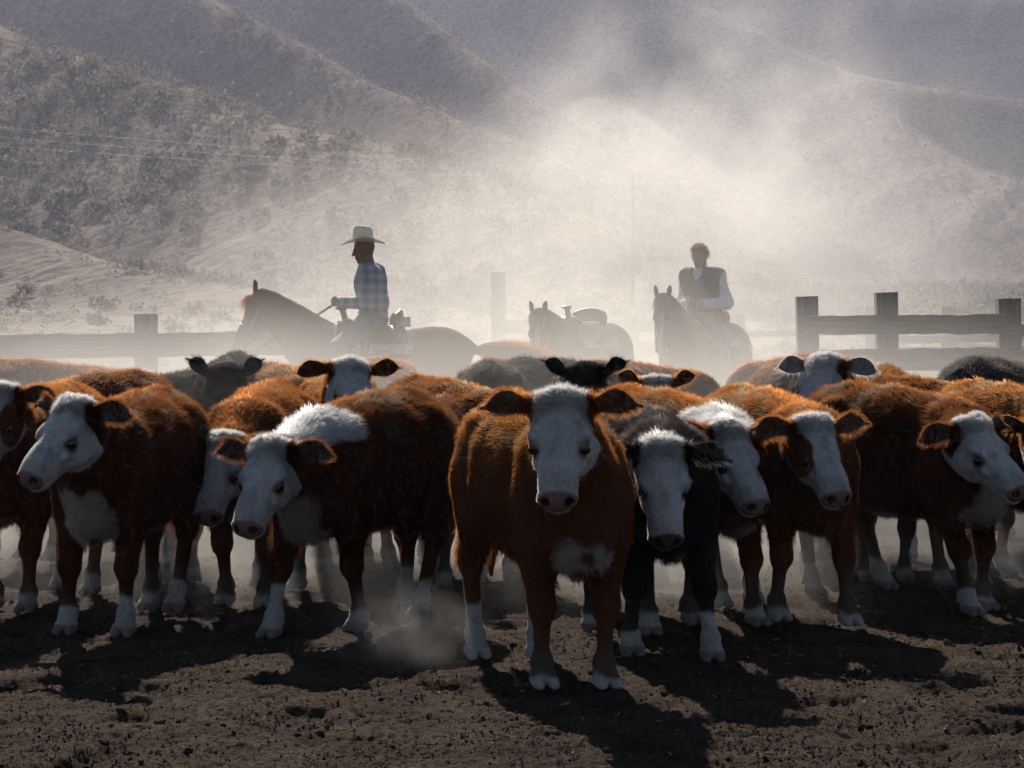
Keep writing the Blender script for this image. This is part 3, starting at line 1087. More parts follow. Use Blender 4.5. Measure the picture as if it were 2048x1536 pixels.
    hd = np.linalg.norm((hl - np.array((0.22, 0, -0.11))) / np.array((0.35, 0.19, 0.17)), axis=1)
    on_head = hd < 1.0
    col = np.repeat(np.asarray(coat, float)[None], len(V), 0)
    col *= (1 + 0.5 * nz[:, None] + 0.25 * nz2[:, None])
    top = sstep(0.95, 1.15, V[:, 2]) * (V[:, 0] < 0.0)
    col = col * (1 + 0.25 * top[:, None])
    Wc = WHITE if face_col is None else np.asarray(face_col)
    white = np.zeros(len(V))
    dirty = np.zeros(len(V))
    jaw = -hl[:, 2]
    if face in ('white', 'patch', 'blaze'):
        edge = hl[:, 0] + 0.10 * np.clip(jaw, -0.1, 0.25) + 0.10 * nz
        m = sstep(-0.085, -0.055, edge - 0.10 * np.clip(-hl[:, 2] - 0.08, 0, 1) * 4) * (np.abs(hl[:, 1]) < 0.2) * (hd < 1.08)
        m = m * np.where(hl[:, 0] < 0.07, 1 - sstep(0.078, 0.098, np.abs(hl[:, 1]) + 0.03 * nz), 1.0)
        if face == 'patch':
            for sd in (1, -1):
                q = np.stack([(hl[:, 0] - 0.16) / 0.15, (hl[:, 1] - 0.105 * sd) / 0.062, (hl[:, 2] + 0.10) / 0.13], 1)
                m = m * sstep(0.85, 1.05, np.linalg.norm(q, axis=1) + 0.5 * nz)
        if face == 'blaze':
            m = m * (1 - sstep(0.050, 0.064, np.abs(hl[:, 1]) + 0.05 * nz)) + m * sstep(0.30, 0.36, hl[:, 0])
            m = np.clip(m, 0, 1)
        white = np.maximum(white, m)
    # throat and chest
    if chest > 0:
        cz = V[:, 2] + 0.20 * nz - 0.25 * np.clip(V[:, 0] - 0.12, -0.2, 0.3)
        m = (1 - sstep(0.36 + 0.30 * chest, 0.44 + 0.30 * chest, cz)) * sstep(0.04, 0.10, V[:, 0] + 0.10 * nz) * sstep(0.47, 0.52, V[:, 2] + 0.1 * nz) * (1 - sstep(0.09, 0.14, np.abs(V[:, 1]) + 0.12 * nz)) * (~on_head)
        m = m * sstep(0.15, 0.5, 0.30 + np.abs(V[:, 1]) * 4 + 1.6 * nz + max(0, chest - 0.5))
        dirty = np.maximum(dirty, m)
        white = np.maximum(white, m)
    if belly > 0:
        m = (1 - sstep(0.40 + 0.1 * belly, 0.50 + 0.1 * belly, V[:, 2] + 0.12 * nz + 0.0)) * (V[:, 2] > 0.40) * (np.abs(V[:, 1]) < 0.16) * (V[:, 0] < -0.1) * (V[:, 0] > -0.8)
        white = np.maximum(white, m * belly * 1.6)
    # neck crest
    tn = np.clip(((V - nb_top) @ (crown - nb_top)) / ((crown - nb_top) @ (crown - nb_top)), -0.5, 1.2)
    axis = nb_top + tn[:, None] * (crown - nb_top)
    if crest > 0:
        up = (V[:, 2] - axis[:, 2])
        m = sstep(1 - 1.15 * crest, 1.05 - 1.15 * crest + 0.1, tn + 0.35 * nz) * sstep(0.02, 0.07, up + 0.12 * nz) * (~on_head) * (tn < 1.1)
        white = np.maximum(white, m)
    for i, (foot, fet) in enumerate(feet):
        near = np.linalg.norm((V - (foot + fet) / 2)[:, :2], axis=1) < 0.16
        zz = V[:, 2] - foot[2] + 0.10 * nz
        m = near * (1 - sstep(socks[i], socks[i] + 0.03, zz)) * (V[:, 2] < 0.40)
        white = np.maximum(white, m)
        dirty = np.maximum(dirty, m * (0.15 + 1.6 * nz2))
    white = np.clip(white, 0, 1)[:, None]
    Wm = Wc * (1 - 0.45 * np.clip(dirty, 0, 1)[:, None] * np.array((1.0, 1.15, 1.3)))
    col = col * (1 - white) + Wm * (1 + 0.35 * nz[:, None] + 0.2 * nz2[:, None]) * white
    col = np.where((hd < 1.05)[:, None], col * (0.80 + 0.45 * fbm(V, 55, 3, seed + 31)[:, None]), col)
    muz = (0.35 * sstep(0.33, 0.46, hl[:, 0] + 0.25 * nz) * (hd < 1.05))[:, None] * white
    col = col * (1 - muz) + np.array((0.20, 0.135, 0.11)) * muz
    grime = (sstep(0.50, 0.72, fbm(V * np.array((1, 1, 0.5), np.float32), 22, 3, seed + 13)) * 0.5 * (hd < 1.05))[:, None]
    col = col * (1 - grime * white) + np.array((0.17, 0.145, 0.125)) * grime * white
    # nose leather, hooves
    nm = sstep(0.452, 0.470, hl[:, 0] + 0.03 * nz - 0.15 * np.abs(hl[:, 2] + 0.095)) * on_head * (hl[:, 2] > -0.148)
    col = col * (1 - nm[:, None]) + np.array(nose) * nm[:, None]
    for sd in (1, -1):
        nr = np.linalg.norm((hl - np.array((0.500, 0.044 * sd, -0.084))) / np.array((0.034, 0.022, 0.024)), axis=1)
        m = (1 - sstep(0.75, 1.1, nr))[:, None]
        col = col * (1 - m) + np.array((0.020, 0.012, 0.011)) * m
    hoof = np.zeros(len(V))
    for foot, fet in feet:
        hoof = np.maximum(hoof, (np.linalg.norm((V - foot)[:, :2], axis=1) < 0.14) * (1 - sstep(0.045, 0.06, V[:, 2] - foot[2] + 0.02 * nz)))
    hc = np.array((0.17, 0.14, 0.12)) if socks[0] > 0.05 else (np.array((0.05, 0.04, 0.035)) if socks[0] == 0 else np.array((0.36, 0.32, 0.30)))
    col = col * (1 - hoof[:, None]) + hc * hoof[:, None]
    # eye rims are darker skin
    for sd in (1, -1):
        er = np.linalg.norm(hl - np.array((0.215, 0.098 * sd, -0.080)), axis=1)
        m = (1 - sstep(0.032, 0.062, er + 0.03 * nz))[:, None] * 0.92
        col = col * (1 - m) + np.array((0.085, 0.042, 0.030)) * m
        m = (1 - sstep(0.020, 0.030, er))[:, None]
        col = col * (1 - m) + np.array((0.030, 0.018, 0.015)) * m
    # dust on the lower legs and along the back
    dust = np.clip(0.80 * (1 - sstep(0.03, 0.36, V[:, 2] + 0.25 * nz)), 0, 1)[:, None] * (1 - 0.65 * white) * (1 - 0.5 * hoof[:, None])
    col = col * (1 - dust) + np.array((0.075, 0.062, 0.050)) * dust
    crust = (sstep(0.50, 0.68, fbm(V * np.array((0.6, 1, 1), np.float32), 11, 4, seed + 21)) * sstep(0.9, 1.08, V[:, 2]) * (V[:, 0] < 0.05) * 0.55)[:, None]
    col = col * (1 - crust) + np.array((0.060, 0.043, 0.032)) * crust
    col = np.clip(col, 0.004, 0.9)

    # ---- hair lengths and lay
    ln = np.full(len(V), 0.019) * hair_len
    ln = np.where(V[:, 2] < 0.5, 0.013, ln)
    ln = np.where(V[:, 2] < 0.30, 0.0045, ln)
    ln = np.where((V[:, 2] > 1.0) & (V[:, 0] < 0.1), 0.030 * hair_len, ln)
    ln = np.where((V[:, 2] > 0.42) & (V[:, 2] < 0.60) & (np.abs(V[:, 1]) < 0.2), 0.034, ln)
    ln = np.where(on_head, 0.0075, ln)
    poll_m = (1 - sstep(0.02, 0.13, hl[:, 0])) * (hd < 1.2) * (hl[:, 2] > -0.13)
    ln = ln + 0.024 * poll_m
    ln = np.where((tn > 0.0) & (~on_head) & (V[:, 2] > axis[:, 2] + 0.05) & (V[:, 0] > 0), (0.042 if crest > 0 else 0.026) * hair_len, ln)
    ln = np.where(np.linalg.norm(V - np.array((-1.14, 0, 1.10)), axis=1) < 0.09, 0.045, ln)
    ln = np.where(nm > 0.5, 0.002, ln)
    ln = np.where(hoof > 0.5, 0.002, ln)
    for sd in (1, -1):
        er = np.linalg.norm(hl - np.array((0.215, 0.098 * sd, -0.080)), axis=1)
        ln = np.where(er < 0.032, 0.003, ln)
    wild = np.clip(sstep(0.90, 1.05, V[:, 2] + 0.1 * nz) * (~on_head) + poll_m + (ln > 0.033), 0, 1)
    lay = np.tile(np.array((-0.75, 0, -0.65), np.float32), (len(V), 1))
    lay[on_head] = f_ * 0.9 - u_ * 0.15
    lg = (V[:, 2] < 0.55)
    lay[lg] = (-0.25, 0, -1)
    wt = np.where(nm > 0.5, 0.0, 1.0) * np.where(hoof > 0.5, 0.0, 1.0)
    wt = wt * np.where(on_head, 2.4, 1.0) * (1 + 1.2 * poll_m) * np.where(V[:, 2] > 0.9, 1.5, 1.0)

    o = mesh_from('body', V * s, Q, M_HIDE, root)
    set_color(o, col)
    vd = np.array(Matrix.Rotation(-(th - math.pi / 2), 3, 'Z') @ (Vector((0, 0, CAM_H)) - (O + Vector((0, 0, 0.8)))).normalized())
    grow_coat(V * s, Q, N, col, ln * s, lay, hairs, vd, rise=wild, width=0.0012 if h < 0.015 else 0.0015, weight=wt, name='coat', mat=M_HAIR, parent=root)

    # ---- ears
    ec = coat if ear_col is None else ear_col
    for sd in (1, -1):
        base = hp(0.005, 0.115 * sd, -0.055)
        A = l_ * sd * 0.97 + u_ * 0.06 - f_ * 0.12 + np.array((0, 0, 0.03 + 1.3 * ear_up))
        A = A + (RNG.random(3) - 0.5) * 0.28
        Nn = f_ * 0.75 + u_ * 0.35 - l_ * sd * 0.1
        ev, eq, rim, EA, EN, EB = ear_mesh(base, A, Nn, 0.185, 0.062, sd, 0.14 + RNG.random() * 0.16)
        eo = mesh_from('ear', ev * s, eq, M_HIDE, root)
        nn = len(ev) // 2
        enz = fbm(ev, 20, 2, seed + 9) - 0.5
        ecol = np.repeat(np.asarray(ec, float)[None], len(ev), 0) * (1 + 0.4 * enz[:, None])
        set_color(eo, np.clip(ecol, 0, 1))
        # fringe round the rim and long hairs out of the cup
        nh = 2600 if h < 0.015 else 500
        rp = ev[rim]
        k = RNG.integers(0, len(rim), nh)
        fr = RNG.random((nh, 1))
        p = rp[k] * (1 - fr) + rp[(k + 1) % len(rim)] * fr
        out = unit(p - (base + EA * 0.06))
        d = unit(out * 0.8 + EA * 0.5 + (RNG.random((nh, 3)) - 0.5) * 0.8 + np.array((0, 0, -0.15)))
        Lh = (0.012 + 0.030 * RNG.random((nh, 1)))
        kind = RNG.random(nh)
        inner, back = kind < 0.22, kind > 0.55
        bu, bv = RNG.random((2, nh, 1))
        qq = eq[RNG.integers(0, (len(eq) - len(rim)) // 2, nh)]
        ip = (ev[qq[:, 0]] * bu + ev[qq[:, 1]] * (1 - bu)) * bv + (ev[qq[:, 3]] * bu + ev[qq[:, 2]] * (1 - bu)) * (1 - bv)
        p = np.where(inner[:, None], ip, p)
        d = np.where(inner[:, None], unit(EN * 0.55 + EA * 0.6 + (RNG.random((nh, 3)) - 0.5) * 0.9 + np.array((0, 0, -0.5))), d)
        p = np.where(back[:, None], ip - EN * 0.005, p)
        d = np.where(back[:, None], unit(-EN * 0.35 + EA * 0.8 + (RNG.random((nh, 3)) - 0.5) * 0.5), d)
        Lh = np.where(back[:, None], 0.016, Lh)
        P = np.stack([p, p + d * Lh * 0.5, p + d * Lh + np.array((0, 0, -0.15)) * Lh], 1) * s
        hcol = sunbleach(np.asarray(ec, float)[None] * (1.0 + 0.8 * RNG.random((nh, 1))) * np.where(inner[:, None], 1.3, 1.0))
        if face in ('white', 'patch') and ear_col is None:
            hcol = np.where((inner & (RNG.random(nh) < 0.5))[:, None], WHITE * 0.7, hcol)
        strands('ear_fringe', P, np.full(nh, 0.0009), np.clip(hcol, 0, 0.9), M_HAIR, eo)
        eye_ball(root, Vector(hp(0.214, 0.0885 * sd, -0.079) * s), 0.0265 * s)
    return root
# ------------------------------------------------------------------ horses, saddles and riders
def local_of(O, th, W):
    return np.array(Matrix.Rotation(-(th - math.pi / 2), 3, 'Z') @ (Vector(W) - Vector(O)))


def horse(label, px, depth, heading, poll_px, e, head_yaw, head_pitch, coat, mane, face_white=0.0, tail_swing=0.0, s=0.96, socks=0.0, roll=0.0, h=0.02):
    O = Vector((at(px, 600, depth).x, depth, 0))
    th = R(heading)
    fwd = Vector((math.sin(th), -math.cos(th), 0))
    root = empty('horse', O, th - math.pi / 2)
    tag(root, label, 'horse', 'saddled horses behind the herd')
    poll = local_of(O, th, at(poll_px[0], poll_px[1], depth + fwd.y * e)) / s
    hf = frame(R(head_yaw - heading), R(head_pitch), R(roll))
    f_, l_, u_ = hf
    lo, hi = np.minimum((-1.65, -0.45, -0.03), poll - 0.75), np.maximum((0.45, 0.45, 1.55), poll + 0.75)
    lo[2], hi[2] = -0.03, max(1.55, poll[2] + 0.25)
    hc_ = poll + f_ * 0.28 - u_ * 0.08
    he = np.abs(f_) * 0.36 + np.abs(l_) * 0.12 + np.abs(u_) * 0.17
    S = Skin(lo, hi, h, (hc_ - he, hc_ + he), 0.011)
    S.ell((-0.52, 0, 1.03), (0.64, 0.265, 0.30), 0.08)
    S.ell((-0.02, 0, 1.05), (0.27, 0.21, 0.30), 0.10)
    S.ell((-0.14, 0, 1.28), (0.26, 0.07, 0.12), 0.12)
    S.ell((-1.05, 0, 1.14), (0.34, 0.24, 0.25), 0.10)
    S.ell((-0.74, 0, 1.22), (0.42, 0.17, 0.13), 0.10)
    for sd in (1, -1):
        S.ell((0.03, 0.14 * sd, 1.00), (0.16, 0.08, 0.27), 0.06)
        S.ell((-1.08, 0.14 * sd, 0.95), (0.23, 0.11, 0.29), 0.08)
        S.ell((0.20, 0.07 * sd, 0.93), (0.08, 0.08, 0.11), 0.06)
    nb_low, nb_top = np.array((0.14, 0, 1.10)), np.array((-0.06, 0, 1.26))
    throat, crown = poll + f_ * 0.03 - u_ * 0.14, poll - f_ * 0.02 - u_ * 0.07
    midl = (nb_low + throat) / 2 + np.array((0.02, 0, -0.03))
    midt = (nb_top + crown) / 2 + np.array((0.0, 0, 0.07))
    ts = np.linspace(0, 1, 7)
    S.chain([bez(nb_low, midl, throat, t) for t in ts], [0.18, 0.16, 0.14, 0.122, 0.108, 0.096, 0.085], 0.06)
    S.chain([bez(nb_top, midt, crown, t) for t in ts], [0.11, 0.10, 0.09, 0.082, 0.075, 0.07, 0.066], 0.08)
    S.chain([bez((nb_top + nb_low) / 2, (midl + midt) / 2, (throat + crown) / 2, t) for t in ts], [0.16, 0.145, 0.13, 0.115, 0.10, 0.09, 0.085], 0.08)
    hp = lambda f, l, u: poll + f_ * f + l_ * l + u_ * u
    S.ell(hp(0.10, 0, -0.09), (0.14, 0.082, 0.10), 0.05, hf)
    S.ell(hp(0.32, 0, -0.085), (0.24, 0.056, 0.062), 0.05, hf)
    S.ell(hp(0.53, 0, -0.10), (0.075, 0.054, 0.055), 0.04, hf)
    S.cone(hp(0.17, 0, -0.19), hp(0.50, 0, -0.145), 0.07, 0.032, 0.05)
    for sd in (1, -1):
        S.ell(hp(0.165, 0.046 * sd, -0.185), (0.125, 0.036, 0.095), 0.04, hf)
        S.ell(hp(0.185, 0.078 * sd, -0.055), (0.05, 0.024, 0.024), 0.03, hf)
        S.ell(hp(0.585, 0.034 * sd, -0.095), (0.022, 0.014, 0.022), 0.012, hf, 'cut')
    for i in range(4):
        sd = 1 if i % 2 == 0 else -1
        if i < 2:
            foot = np.array((0.02 + (0.12 if i else -0.1), 0.125 * sd, 0))
            el, kn = np.array((-0.01, 0.145 * sd, 0.80)), np.array((0.04 + foot[0] * 0.5, 0.13 * sd, 0.46))
            S.cone((0.02, 0.14 * sd, 1.0), el, 0.12, 0.10, 0.06)
            S.chain([el, kn, foot + np.array((-0.02, 0, 0.15))], [0.095, 0.056, 0.036], 0.04)
            S.ell(kn, (0.052, 0.05, 0.065), 0.03)
        else:
            foot = np.array((-1.16 + (0.12 if i == 2 else -0.08), 0.13 * sd, 0))
            st, hk = np.array((-0.90, 0.15 * sd, 0.86)), np.array((-1.27 + (foot[0] + 1.16) * 0.6, 0.135 * sd, 0.52))
            S.cone((-1.05, 0.14 * sd, 1.0), st, 0.15, 0.12, 0.06)
            S.chain([st, hk, foot + np.array((-0.03, 0, 0.15))], [0.12, 0.055, 0.038], 0.04)
            S.cone((-1.22, 0.12 * sd, 0.9), hk, 0.10, 0.045, 0.05)
        S.ell(foot + np.array((-0.02, 0, 0.15)), (0.045, 0.043, 0.045), 0.03)
        S.cone(foot + np.array((-0.01, 0, 0.13)), foot + np.array((0.03, 0, 0.06)), 0.036, 0.046, 0.02)
        S.cone(foot + np.array((0.03, 0, 0.06)), foot + np.array((0.045, 0, 0.0)), 0.046, 0.062, 0.015)
    S.cone((-1.33, 0, 1.22), (-1.44, 0.02, 1.16), 0.05, 0.035, 0.05)
    S.floor(0)
    V, Q = S.mesh()
    N = vert_normals(V, Q)
    hl = (V - poll) @ hf.T
    nz = fbm(V, 8, 3, 60) - 0.5
    col = np.repeat(np.asarray(coat, float)[None], len(V), 0) * (1 + 0.5 * nz[:, None])
    hd = np.linalg.norm((hl - np.array((0.28, 0, -0.1))) / np.array((0.40, 0.16, 0.2)), axis=1)
    if face_white:
        m = ((hd < 1) * (1 - sstep(face_white, face_white + 0.012, np.abs(hl[:, 1]) + 0.02 * nz)) * (hl[:, 0] > 0.08) * (hl[:, 2] > -0.13))[:, None]
        col = col * (1 - m) + WHITE * m
    low = (1 - sstep(0.30, 0.55, V[:, 2]))[:, None] * 0.75
    col = col * (1 - low) + np.array((0.03, 0.022, 0.018)) * low
    col = np.clip(col, 0.003, 0.9)
    o = mesh_from('body', V * s, Q, M_HIDE, root)
    set_color(o, col)
    ln = np.where(hd < 1, 0.006, 0.012)
    lay = np.tile(np.array((-0.7, 0, -0.7), np.float32), (len(V), 1))
    vd = np.array(Matrix.Rotation(-(th - math.pi / 2), 3, 'Z') @ (Vector((0, 0, CAM_H)) - O).normalized())
    grow_coat(V * s, Q, N, col, ln, lay, 14000, vd, width=0.0012, mat=M_HAIR, parent=root)
    # mane along the crest, forelock, tail
    nm = 2600
    t = RNG.random((nm, 1))
    cp_ = bez(nb_top + np.array((0.02, 0, 0.09)), midt + np.array((0, 0, 0.07)), crown + u_ * 0.06, t)
    side = np.array((0, -1.0, 0)) * np.sign(l_[1] if abs(l_[1]) > 0.1 else 1)
    d0 = unit(np.array((0, 0, 0.5)) + side * 0.6 + (RNG.random((nm, 3)) - 0.5) * 0.7)
    L = (0.10 + 0.12 * RNG.random((nm, 1)))
    p1 = cp_ + d0 * L * 0.3
    p2 = p1 + unit(side * 0.5 + np.array((0, 0, -0.8)) + (RNG.random((nm, 3)) - 0.5) * 0.5) * L * 0.4
    p3 = p2 + unit(side * 0.1 + np.array((0, 0, -1.0)) + (RNG.random((nm, 3)) - 0.5) * 0.4) * L * 0.5
    strands('mane', np.stack([cp_, p1, p2, p3], 1) * s, np.full(nm, 0.0016), np.asarray(mane)[None] * (0.7 + 0.6 * RNG.random((nm, 1))), M_HAIR, root)
    nf = 500
    c0 = crown + u_ * 0.05 + l_ * (RNG.random((nf, 1)) - 0.5) * 0.07
    d0 = unit(f_ * 0.9 + u_ * 0.5 + (RNG.random((nf, 3)) - 0.5) * 0.8)
    L = 0.10 + 0.10 * RNG.random((nf, 1))
    strands('forelock', np.stack([c0, c0 + d0 * L * 0.5, c0 + d0 * L * 0.7 + f_ * L * 0.4], 1) * s, np.full(nf, 0.0014), np.asarray(mane)[None] * (0.8 + 0.6 * RNG.random((nf, 1))), M_HAIR, root)
    nt_ = 2600
    b0 = np.array((-1.42, 0.0, 1.17)) + (RNG.random((nt_, 3)) - 0.5) * 0.05
    L = 0.45 + 0.4 * RNG.random((nt_, 1))
    sw = tail_swing
    pts = [b0]
    for k in range(5):
        tt = (k + 1) / 5
        dirn = unit(np.array((-1.0 * sw - 0.25 * (1 - tt), 0.05, -(1 - 0.85 * sw) * (0.4 + 0.8 * tt) + 0.10 * sw * (1 - tt))) + (RNG.random((nt_, 3)) - 0.5) * (0.35 + 0.5 * sw))
        pts.append(pts[-1] + dirn * L / 5)
    strands('tail', np.stack(pts, 1) * s, np.full(nt_, 0.0017), np.asarray(mane)[None] * (0.6 + 0.7 * RNG.random((nt_, 1))), M_HAIR, root)
    for sd in (1, -1):
        base = hp(0.0, 0.052 * sd, -0.03)
        A = -f_ * 0.75 + u_ * 0.55 + l_ * sd * 0.22
        ev, eq, rim, *_ = ear_mesh(base, A, f_ * 0.5 + u_ * 0.6 + l_ * sd * 0.5, 0.165, 0.036, sd, 0)
        eo = mesh_from('ear', ev * s, eq, M_HIDE, root)
        set_color(eo, np.repeat(np.asarray(coat, float)[None], len(ev), 0))
        eye_ball(root, Vector(hp(0.205, 0.076 * sd, -0.075) * s), 0.02 * s)
    # bridle
    def ring(f, u0, u1, half, name):
        c = [hp(f, half * math.cos(a), (u0 + u1) / 2 + (u0 - u1) / 2 * math.sin(a)) * s for a in np.linspace(0, math.tau, 17)]
        tube(name, c, 0.008, M_LEATHER, root, 5)
    ring(0.30, -0.015, -0.235, 0.074, 'noseband')
    ring(0.03, 0.02, -0.225, 0.098, 'headstall')
    for sd in (1, -1):
        tube('cheek_strap', [hp(0.03, 0.095 * sd, -0.10) * s, hp(0.30, 0.076 * sd, -0.12) * s, hp(0.50, 0.060 * sd, -0.14) * s], 0.007, M_LEATHER, root, 5)
        tube('bit_shank', [hp(0.49, 0.062 * sd, -0.13) * s, hp(0.53, 0.064 * sd, -0.20) * s], 0.008, M_STEEL, root, 6)
    return dict(root=root, O=O, th=th, s=s, bit=hp(0.53, 0.064, -0.20) * s, bit2=hp(0.53, -0.064, -0.20) * s, poll=poll)


M_LEATHER = plain_mat('saddle_leather', (0.075, 0.038, 0.020), 0.5, 0.3, 14, 0.3, 0.003, 0.5)
M_STEEL = plain_mat('worn_steel', (0.55, 0.54, 0.52), 0.3, 0.1, 20, 0, 0, 0.5, 1.0)
M_BLANKET = plain_mat('wool_saddle_blanket', (0.42, 0.40, 0.38), 0.9, 0.35, 30, 0.5, 0.004)
M_DENIM = plain_mat('blue_denim', (0.10, 0.12, 0.17), 0.85, 0.25, 40, 0.3, 0.003)
M_BOOT = plain_mat('boot_leather', (0.06, 0.035, 0.02), 0.5, 0.3, 18, 0.2)
M_SKIN = plain_mat('tanned_skin', (0.34, 0.17, 0.11), 0.55, 0.12, 20, 0.15, 0.002)
M_VEST = plain_mat('dark_vest_cloth', (0.040, 0.038, 0.036), 0.9, 0.3, 25, 0.4, 0.004)
M_WSHIRT = plain_mat('white_shirt_cloth', (0.62, 0.61, 0.64), 0.85, 0.08, 14, 0.4, 0.006)
M_HATF = plain_mat('cream_straw_hat', (0.78, 0.73, 0.65), 0.75, 0.10, 60, 0.3, 0.002)
_nt = M_HATF.node_tree
_tr, _ms = _nt.nodes.new('ShaderNodeBsdfTranslucent'), _nt.nodes.new('ShaderNodeMixShader')
_tr.inputs[0].default_value = (0.72, 0.66, 0.55, 1)
_ms.inputs[0].default_value = 0.35
_nt.links.new(_nt.nodes['Principled BSDF'].outputs[0], _ms.inputs[1])
_nt.links.new(_tr.outputs[0], _ms.inputs[2])
_nt.links.new(_ms.outputs[0], _nt.nodes['Material Output'].inputs[0])
M_BAND = plain_mat('hat_band', (0.10, 0.07, 0.05), 0.6, 0.2, 20, 0)
M_CHAPS = plain_mat('worn_chaps_leather', (0.20, 0.145, 0.10), 0.75, 0.25, 12, 0.3)
# plaid shirt: two sets of woven stripes
M_PLAID, nt, b = new_mat('plaid_shirt_cloth')
tc = nt.nodes.new('ShaderNodeTexCoord')
wv = []
for ax_, sc_ in (('X', 3.6), ('Z', 3.6)):
    w = nt.nodes.new('ShaderNodeTexWave')
    w.wave_type, w.bands_direction = 'BANDS', ax_
    w.inputs['Scale'].default_value = sc_
    w.inputs['Distortion'].default_value = 0.6
    nt.links.new(tc.outputs['Object'], w.inputs['Vector'])
    wv.append(ramp(nt, w.outputs['Color'], [(0.40, (0.27, 0.245, 0.265)), (0.66, (0.50, 0.47, 0.475))]))
mx = nt.nodes.new('ShaderNodeMix')
mx.data_type, mx.blend_type = 'RGBA', 'MIX'
mx.inputs[0].default_value = 0.5
nt.links.new(wv[0].outputs[0], mx.inputs[6])
nt.links.new(wv[1].outputs[0], mx.inputs[7])
nt.links.new(mx.outputs[2], b.inputs['Base Color'])
b.inputs['Roughness'].default_value = 0.9


def sheet_over_back(name, x0, x1, drop, off, mat, parent, s, thick=0.012, nx=10, na=22, flare=0.0):
    """A saddle blanket or skirt: a closed shell bent over the horse's barrel."""
    v, f = [], []
    for layer in (0, 1):
        for i in range(nx + 1):
            x = x0 + (x1 - x0) * i / nx
            for j in range(na + 1):
                a = (j / na - 0.5) * 2 * drop
                w, hh = 0.272 + off + layer * thick, 0.300 + off + layer * thick
                top = 0.03 + 0.05 * math.exp(-((x + 0.2) / 0.2) ** 2)
                y, z = w * math.sin(a), 1.03 + hh * math.cos(a) + top * max(0, math.cos(a)) ** 3
                v.append((x + flare * abs(math.sin(a)) * (i / nx - 0.5), y, z))
    n = (nx + 1) * (na + 1)
    for layer in (0, 1):
        for i in range(nx):
            for j in range(na):
                a = layer * n + i * (na + 1) + j
                q = [a, a + na + 1, a + na + 2, a + 1]
                f.append(q[::-1] if layer else q)
    rim = [i * (na + 1) for i in range(nx + 1)] + [nx * (na + 1) + j for j in range(1, na + 1)] + [i * (na + 1) + na for i in range(nx - 1, -1, -1)] + list(range(na - 1, 0, -1))
    for k in range(len(rim)):
        a, b2 = rim[k], rim[(k + 1) % len(rim)]
        f.append([a, b2, b2 + n, a + n])
    return mesh_from(name, np.array(v) * s, f, mat, parent)


def saddle(H, label):
    s = H['s']
    root = empty('saddle', H['O'], H['th'] - math.pi / 2)
    tag(root, label, 'saddle', 'western stock saddles')
    sheet_over_back('blanket', -0.80, -0.06, 1.25, 0.012, M_BLANKET, root, s, 0.014)
    sheet_over_back('skirt', -0.72, -0.12, 0.95, 0.030, M_LEATHER, root, s, 0.014, flare=0.1)
    S = Skin((-0.85, -0.32, 1.20), (-0.02, 0.32, 1.75), 0.011)
    S.ell((-0.40, 0, 1.355), (0.26, 0.15, 0.050), 0.03)
    S.ell((-0.20, 0, 1.40), (0.075, 0.155, 0.075), 0.04)
    for k in range(9):
        a = (k / 8 - 0.5) * 2.3
        S.ell((-0.70 + 0.10 * (1 - math.cos(a)), 0.185 * math.sin(a), 1.41 + 0.075 * math.cos(a)), (0.030, 0.05, 0.075), 0.03)
    V, Q = S.mesh()
    mesh_from('seat', V * s, Q, M_LEATHER, root)
    S = Skin((-0.32, -0.12, 1.38), (-0.02, 0.12, 1.70), 0.008)
    S.cone((-0.19, 0, 1.43), (-0.155, 0, 1.545), 0.034, 0.026, 0.02)
    S.ell((-0.145, 0, 1.565), (0.060, 0.058, 0.018), 0.02)
    V, Q = S.mesh()
    mesh_from('horn', V * s, Q, M_LEATHER, root)
    for sd in (1, -1):
        S = Skin((-0.6, -0.5, 0.45), (0.1, 0.5, 1.36), 0.012)
        S.cone((-0.36, 0.30 * sd, 1.24), (-0.30, 0.355 * sd, 0.85), 0.035, 0.028, 0.02)
        V, Q = S.mesh()
        V[:, 1] = 0.335 * sd + (V[:, 1] - 0.335 * sd) * 0.8
        mesh_from('fender', V * s, Q, M_LEATHER, root)
        pts = [(-0.29 + 0.0, 0.36 * sd + 0.065 * math.cos(t), 0.70 + 0.10 * math.sin(t)) for t in np.linspace(0, math.tau, 15)]
        tube('stirrup', np.array(pts) * s, 0.014, M_LEATHER, root, 6)
    return root


